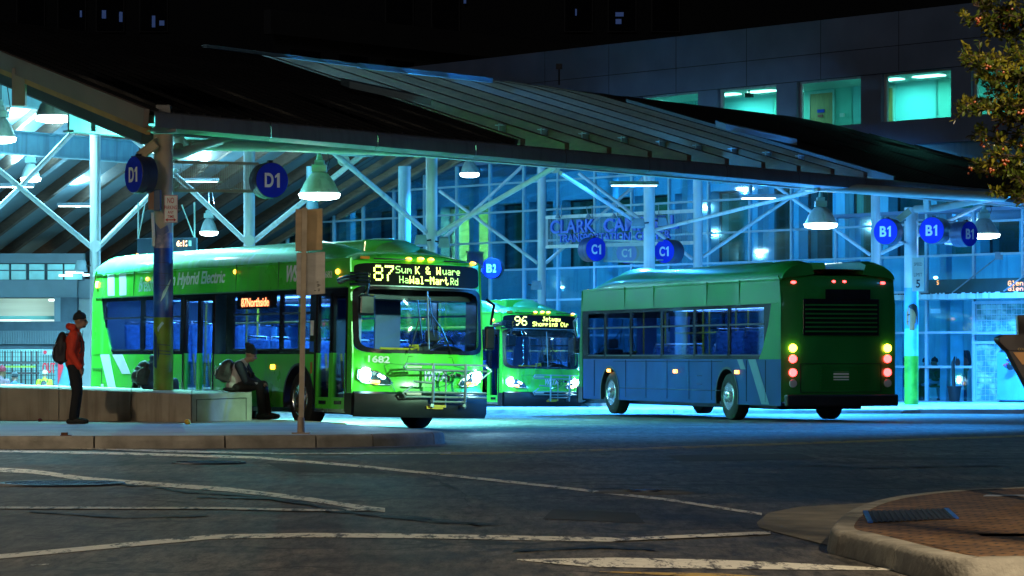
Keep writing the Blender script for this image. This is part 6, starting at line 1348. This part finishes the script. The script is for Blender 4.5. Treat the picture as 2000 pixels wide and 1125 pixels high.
# foreground right: dark meter / payphone hood with lettering
t = thing('parking_kiosk', 'dark angular parking kiosk top cut by the right edge of the photo', 'kiosk', (0, 0, 0)); Y = 24; k = Y / F
mb = MB(); pts = [(1950, 660), (1962, 654), (2090, 650), (2090, 687), (1970, 685), (1962, 678), (1952, 668)]; mb.prism([px(x, y, Y) for x, y in pts], (0, .25, 0)); mb.build('hood', mat('kiosk_black', (.02, .015, .025), .4), t, bevel=.006)
mb = MB(); mb.prism([px(x, y, Y) for x, y in ((1970, 685), (2090, 685), (2090, 760), (2010, 760))], (0, .22, 0)); mb.build('body', mat('kiosk_black', (.02, .015, .025), .4), t)
mb = MB(); mb.prism([px(x, y, Y - .01) for x, y in ((1979, 688), (2080, 687), (2080, 716), (1997, 712))], (0, .01, 0)); mb.build('panel', mat('kiosk_orange', (.45, .22, .07), .5), t)
text('lettering', 'COLL', px(1988, 684, Y - .015), px(2004, 684, Y - .015), .018, mat('letter_gold', (.4, .28, .1), .5), t, .004)
mb = MB(); mb.prism([px(x, y, Y + .05) for x, y in ((1988, 616), (2060, 614), (2060, 655), (1990, 655))], (0, .12, 0)); mb.build('top_box', mat('kiosk_black', (.02, .015, .025), .4), t, bevel=.006); mb = MB(); q = px(2030, 760, Y); mb.box((q.x, Y + .1, q.z / 2), (.12, .12, q.z)); mb.build('pedestal', dark_metal, t)
# ================================================================ TREE (holly with berries)
tr = thing('holly_tree', 'leafy holly tree with orange berries lit warm, at the right edge of the photo', 'tree'); Y = 22.0
def lf(nm, c):
    m = mat(nm, c, .32, var=.35, scale=9, spec=.6); return m
leafm = [lf('leaf_dark', (.06, .08, .012)), lf('leaf_mid', (.11, .16, .02)), lf('leaf_gold', (.30, .28, .03))]; bark = mat('bark', (.09, .065, .045), .9, var=.3, scale=8, bump=.5); berry = mat('berry', (.6, .10, .01), .3)
root = V(5.6, 22.4, 0); tk = MB(); tk.tube([root, root + V(-.05, 0, 1.2), root + V(.05, -.1, 2.6), root + V(-.1, 0, 4.2), root + V(0, 0, 5.4)], [.16, .13, .11, .07, .03], 12); tk.build('trunk', bark, tr, smooth=True)
tips = [(1886, 34, 22.2), (1884, 108, 22.0), (1884, 120, 21.8), (1916, 150, 21.9), (1880, 205, 22.1), (1879, 216, 21.7), (1905, 262, 22.0), (1910, 322, 21.9), (1912, 332, 22.2), (1945, 372, 22.0), (1988, 386, 21.8), (1930, 60, 22.3), (1925, 175, 22.4), (1935, 235, 22.3), (1935, 300, 21.8), (1900, 10, 22.1), (1940, -10, 21.9), (1958, 120, 22), (1960, 200, 21.6), (1965, 260, 22.2), (1960, 330, 22.2), (1970, 30, 22), (1975, 350, 21.8)]
targets = [px(*q) for q in tips]
for i in range(46): a = random.uniform(0, 6.28); h = random.uniform(1.9, 5.6); rr = 2.0 * math.sin(min(1, max(.1, (h - 1.3) / 4.6)) * 3.0) ** .6; targets.append(V(root.x + rr * abs(math.cos(a)) * .95 * (1 if math.cos(a) > -.2 else -.82), root.y + rr * math.sin(a), h))
lm_ = [MB(), MB(), MB()]; bm_ = MB(); tw_ = MB()
def leaf(mb, p, d, up, L):
    d = d.normalized(); s_ = d.cross(up); s_ = s_.normalized() if s_.length > .01 else V(1, 0, 0); n_ = s_.cross(d); w = L * .24
    mb.add([p, p + d * L * .3 + s_ * w + n_ * L * .05, p + d * L * .7 + s_ * w * .9 + n_ * L * .05, p + d * L, p + d * L * .7 - s_ * w * .9 + n_ * L * .05, p + d * L * .3 - s_ * w + n_ * L * .05, p + d * L * .5 - n_ * L * .02], [(0, 1, 6), (1, 2, 6), (2, 3, 6), (3, 4, 6), (4, 5, 6), (5, 0, 6)])
for ti, T in enumerate(targets):
    base = V(root.x, root.y, max(1.5, T.z - random.uniform(.1, .7))); mid = base.lerp(T, .55) + V(0, 0, random.uniform(.0, .18)); tw_.tube([base, mid, T], [.03, .012, .004], 5)
    L = (T - base).length; main = (T - mid).normalized()
    near = ti < len(tips)
    for j in range(int(L * (46 if near else 11))):
        f = random.uniform(.25, 1) ** .8; p = base.lerp(mid, f / .55) if f < .55 else mid.lerp(T, (f - .55) / .45)
        sd = V(random.gauss(0, 1), random.gauss(0, 1), random.gauss(.15, .7)).normalized(); tl = random.uniform(.05, .22) * (1.2 - f * .7); e = p + (main * .6 + sd).normalized() * tl; tw_.tube([p, e], [.005, .003], 4)
        nl = random.randint(5, 9); tone = random.choice((0, 1, 1, 2, 2))
        for q in range(nl):
            g_ = (q + 1) / nl; b = p.lerp(e, g_); dd = ((e - p).normalized() * .7 + V(random.gauss(0, .8), random.gauss(0, .8), random.gauss(.1, .7))); leaf(lm_[tone if random.random() < .75 else random.randint(0, 2)], b, dd, V(random.gauss(0, .5), random.gauss(0, .5), 1), random.uniform(.038, .06))
        if random.random() < .05:
            for q in range(random.randint(2, 7)): bm_.ell(e + V(random.gauss(0, .016), random.gauss(0, .016), random.gauss(-.01, .016)), (.010, .010, .010), n=6, m=4)
tw_.build('twigs', bark, tr); bm_.build('berries', berry, tr, smooth=True)['kind'] = 'stuff'
for i in range(3): lm_[i].build('crown', leafm[i], tr)
# ================================================================ STREET LAMPS (outside the frame)
sl = (1.0, .62, .28)
def street(x, y, h, lab, pw, col=None):
    sl = col or (1.0, .80, .52)
    t = thing('street_lamp', lab, 'street lamp', (x, y, 0)); mb = MB(); mb.tube([(0, 0, 0), (0, 0, h - .3), (.0, 0, h)], [.09, .06, .05], 12); mb.build('pole', dark_metal, t, smooth=True)
    mb = MB(); mb.lathe([(.05, .0), (.22, .05), (.24, .12), (.1, .3), (0, .34)], c=(0, 0, h + .14), n=18); mb.build('cap', dark_metal, t, smooth=True); mb = MB(); mb.lathe([(.0, 0), (.12, .02), (.16, .12), (.16, .14)], c=(0, 0, h), n=16); mb.build('globe', emis('glow_%d' % int(x), sl, 12) if 0 else emis('sodium_glow' if not col else 'cool_glow', sl, 12), t, smooth=True)
    lamp('POINT', (x, y, h - .18), pw, sl, .18)
street(5.3, 12.9, 6.2, 'street lamp right of the camera outside the frame', 2000); street(-11.5, 37, 7.0, 'street lamp at the left outside the frame', 1200)
street(9.5, 42, 6.0, 'added cool street lamp outside the frame to the right', 60, col=(.3, .85, .9)); lamp('SPOT', (9.5, 42, 5.7), 9500, (.5, 1.0, .6), .3, (-.9, 51.5, 1.75), spot=17)  # lamp and narrow spot added to brighten the nearest bus front
street(14.5, 60, 8.0, 'added blue white street lamp outside the frame far to the right', 130, col=(.04, .36, 1.0)); lamp('SPOT', (14.2, 60, 7), 16000, (.02, .30, 1.0), .2, (3, 55, 0), spot=56)  # lamp and spot added to wash the road with blue
t = thing('utility_pole', 'slim utility pole outside the frame near the brick corner', 'pole', (4.32, 15.8, 0)); mb = MB(); mb.tube([(0, 0, 0), (0, 0, 6.0)], [.11, .09], 14); mb.build('shaft', bark, t, smooth=True)
# the one sun lamp: faint warm city glow from behind the camera
sn = bpy.data.objects.new('sun', bpy.data.lights.new('sun', 'SUN')); S.collection.objects.link(sn); sn.data.energy = .05; sn.data.angle = R(12); sn.data.color = (.85, .9, 1)
sn.rotation_euler = Vector((.35, 1, -.75)).to_track_quat('-Z', 'Y').to_euler()
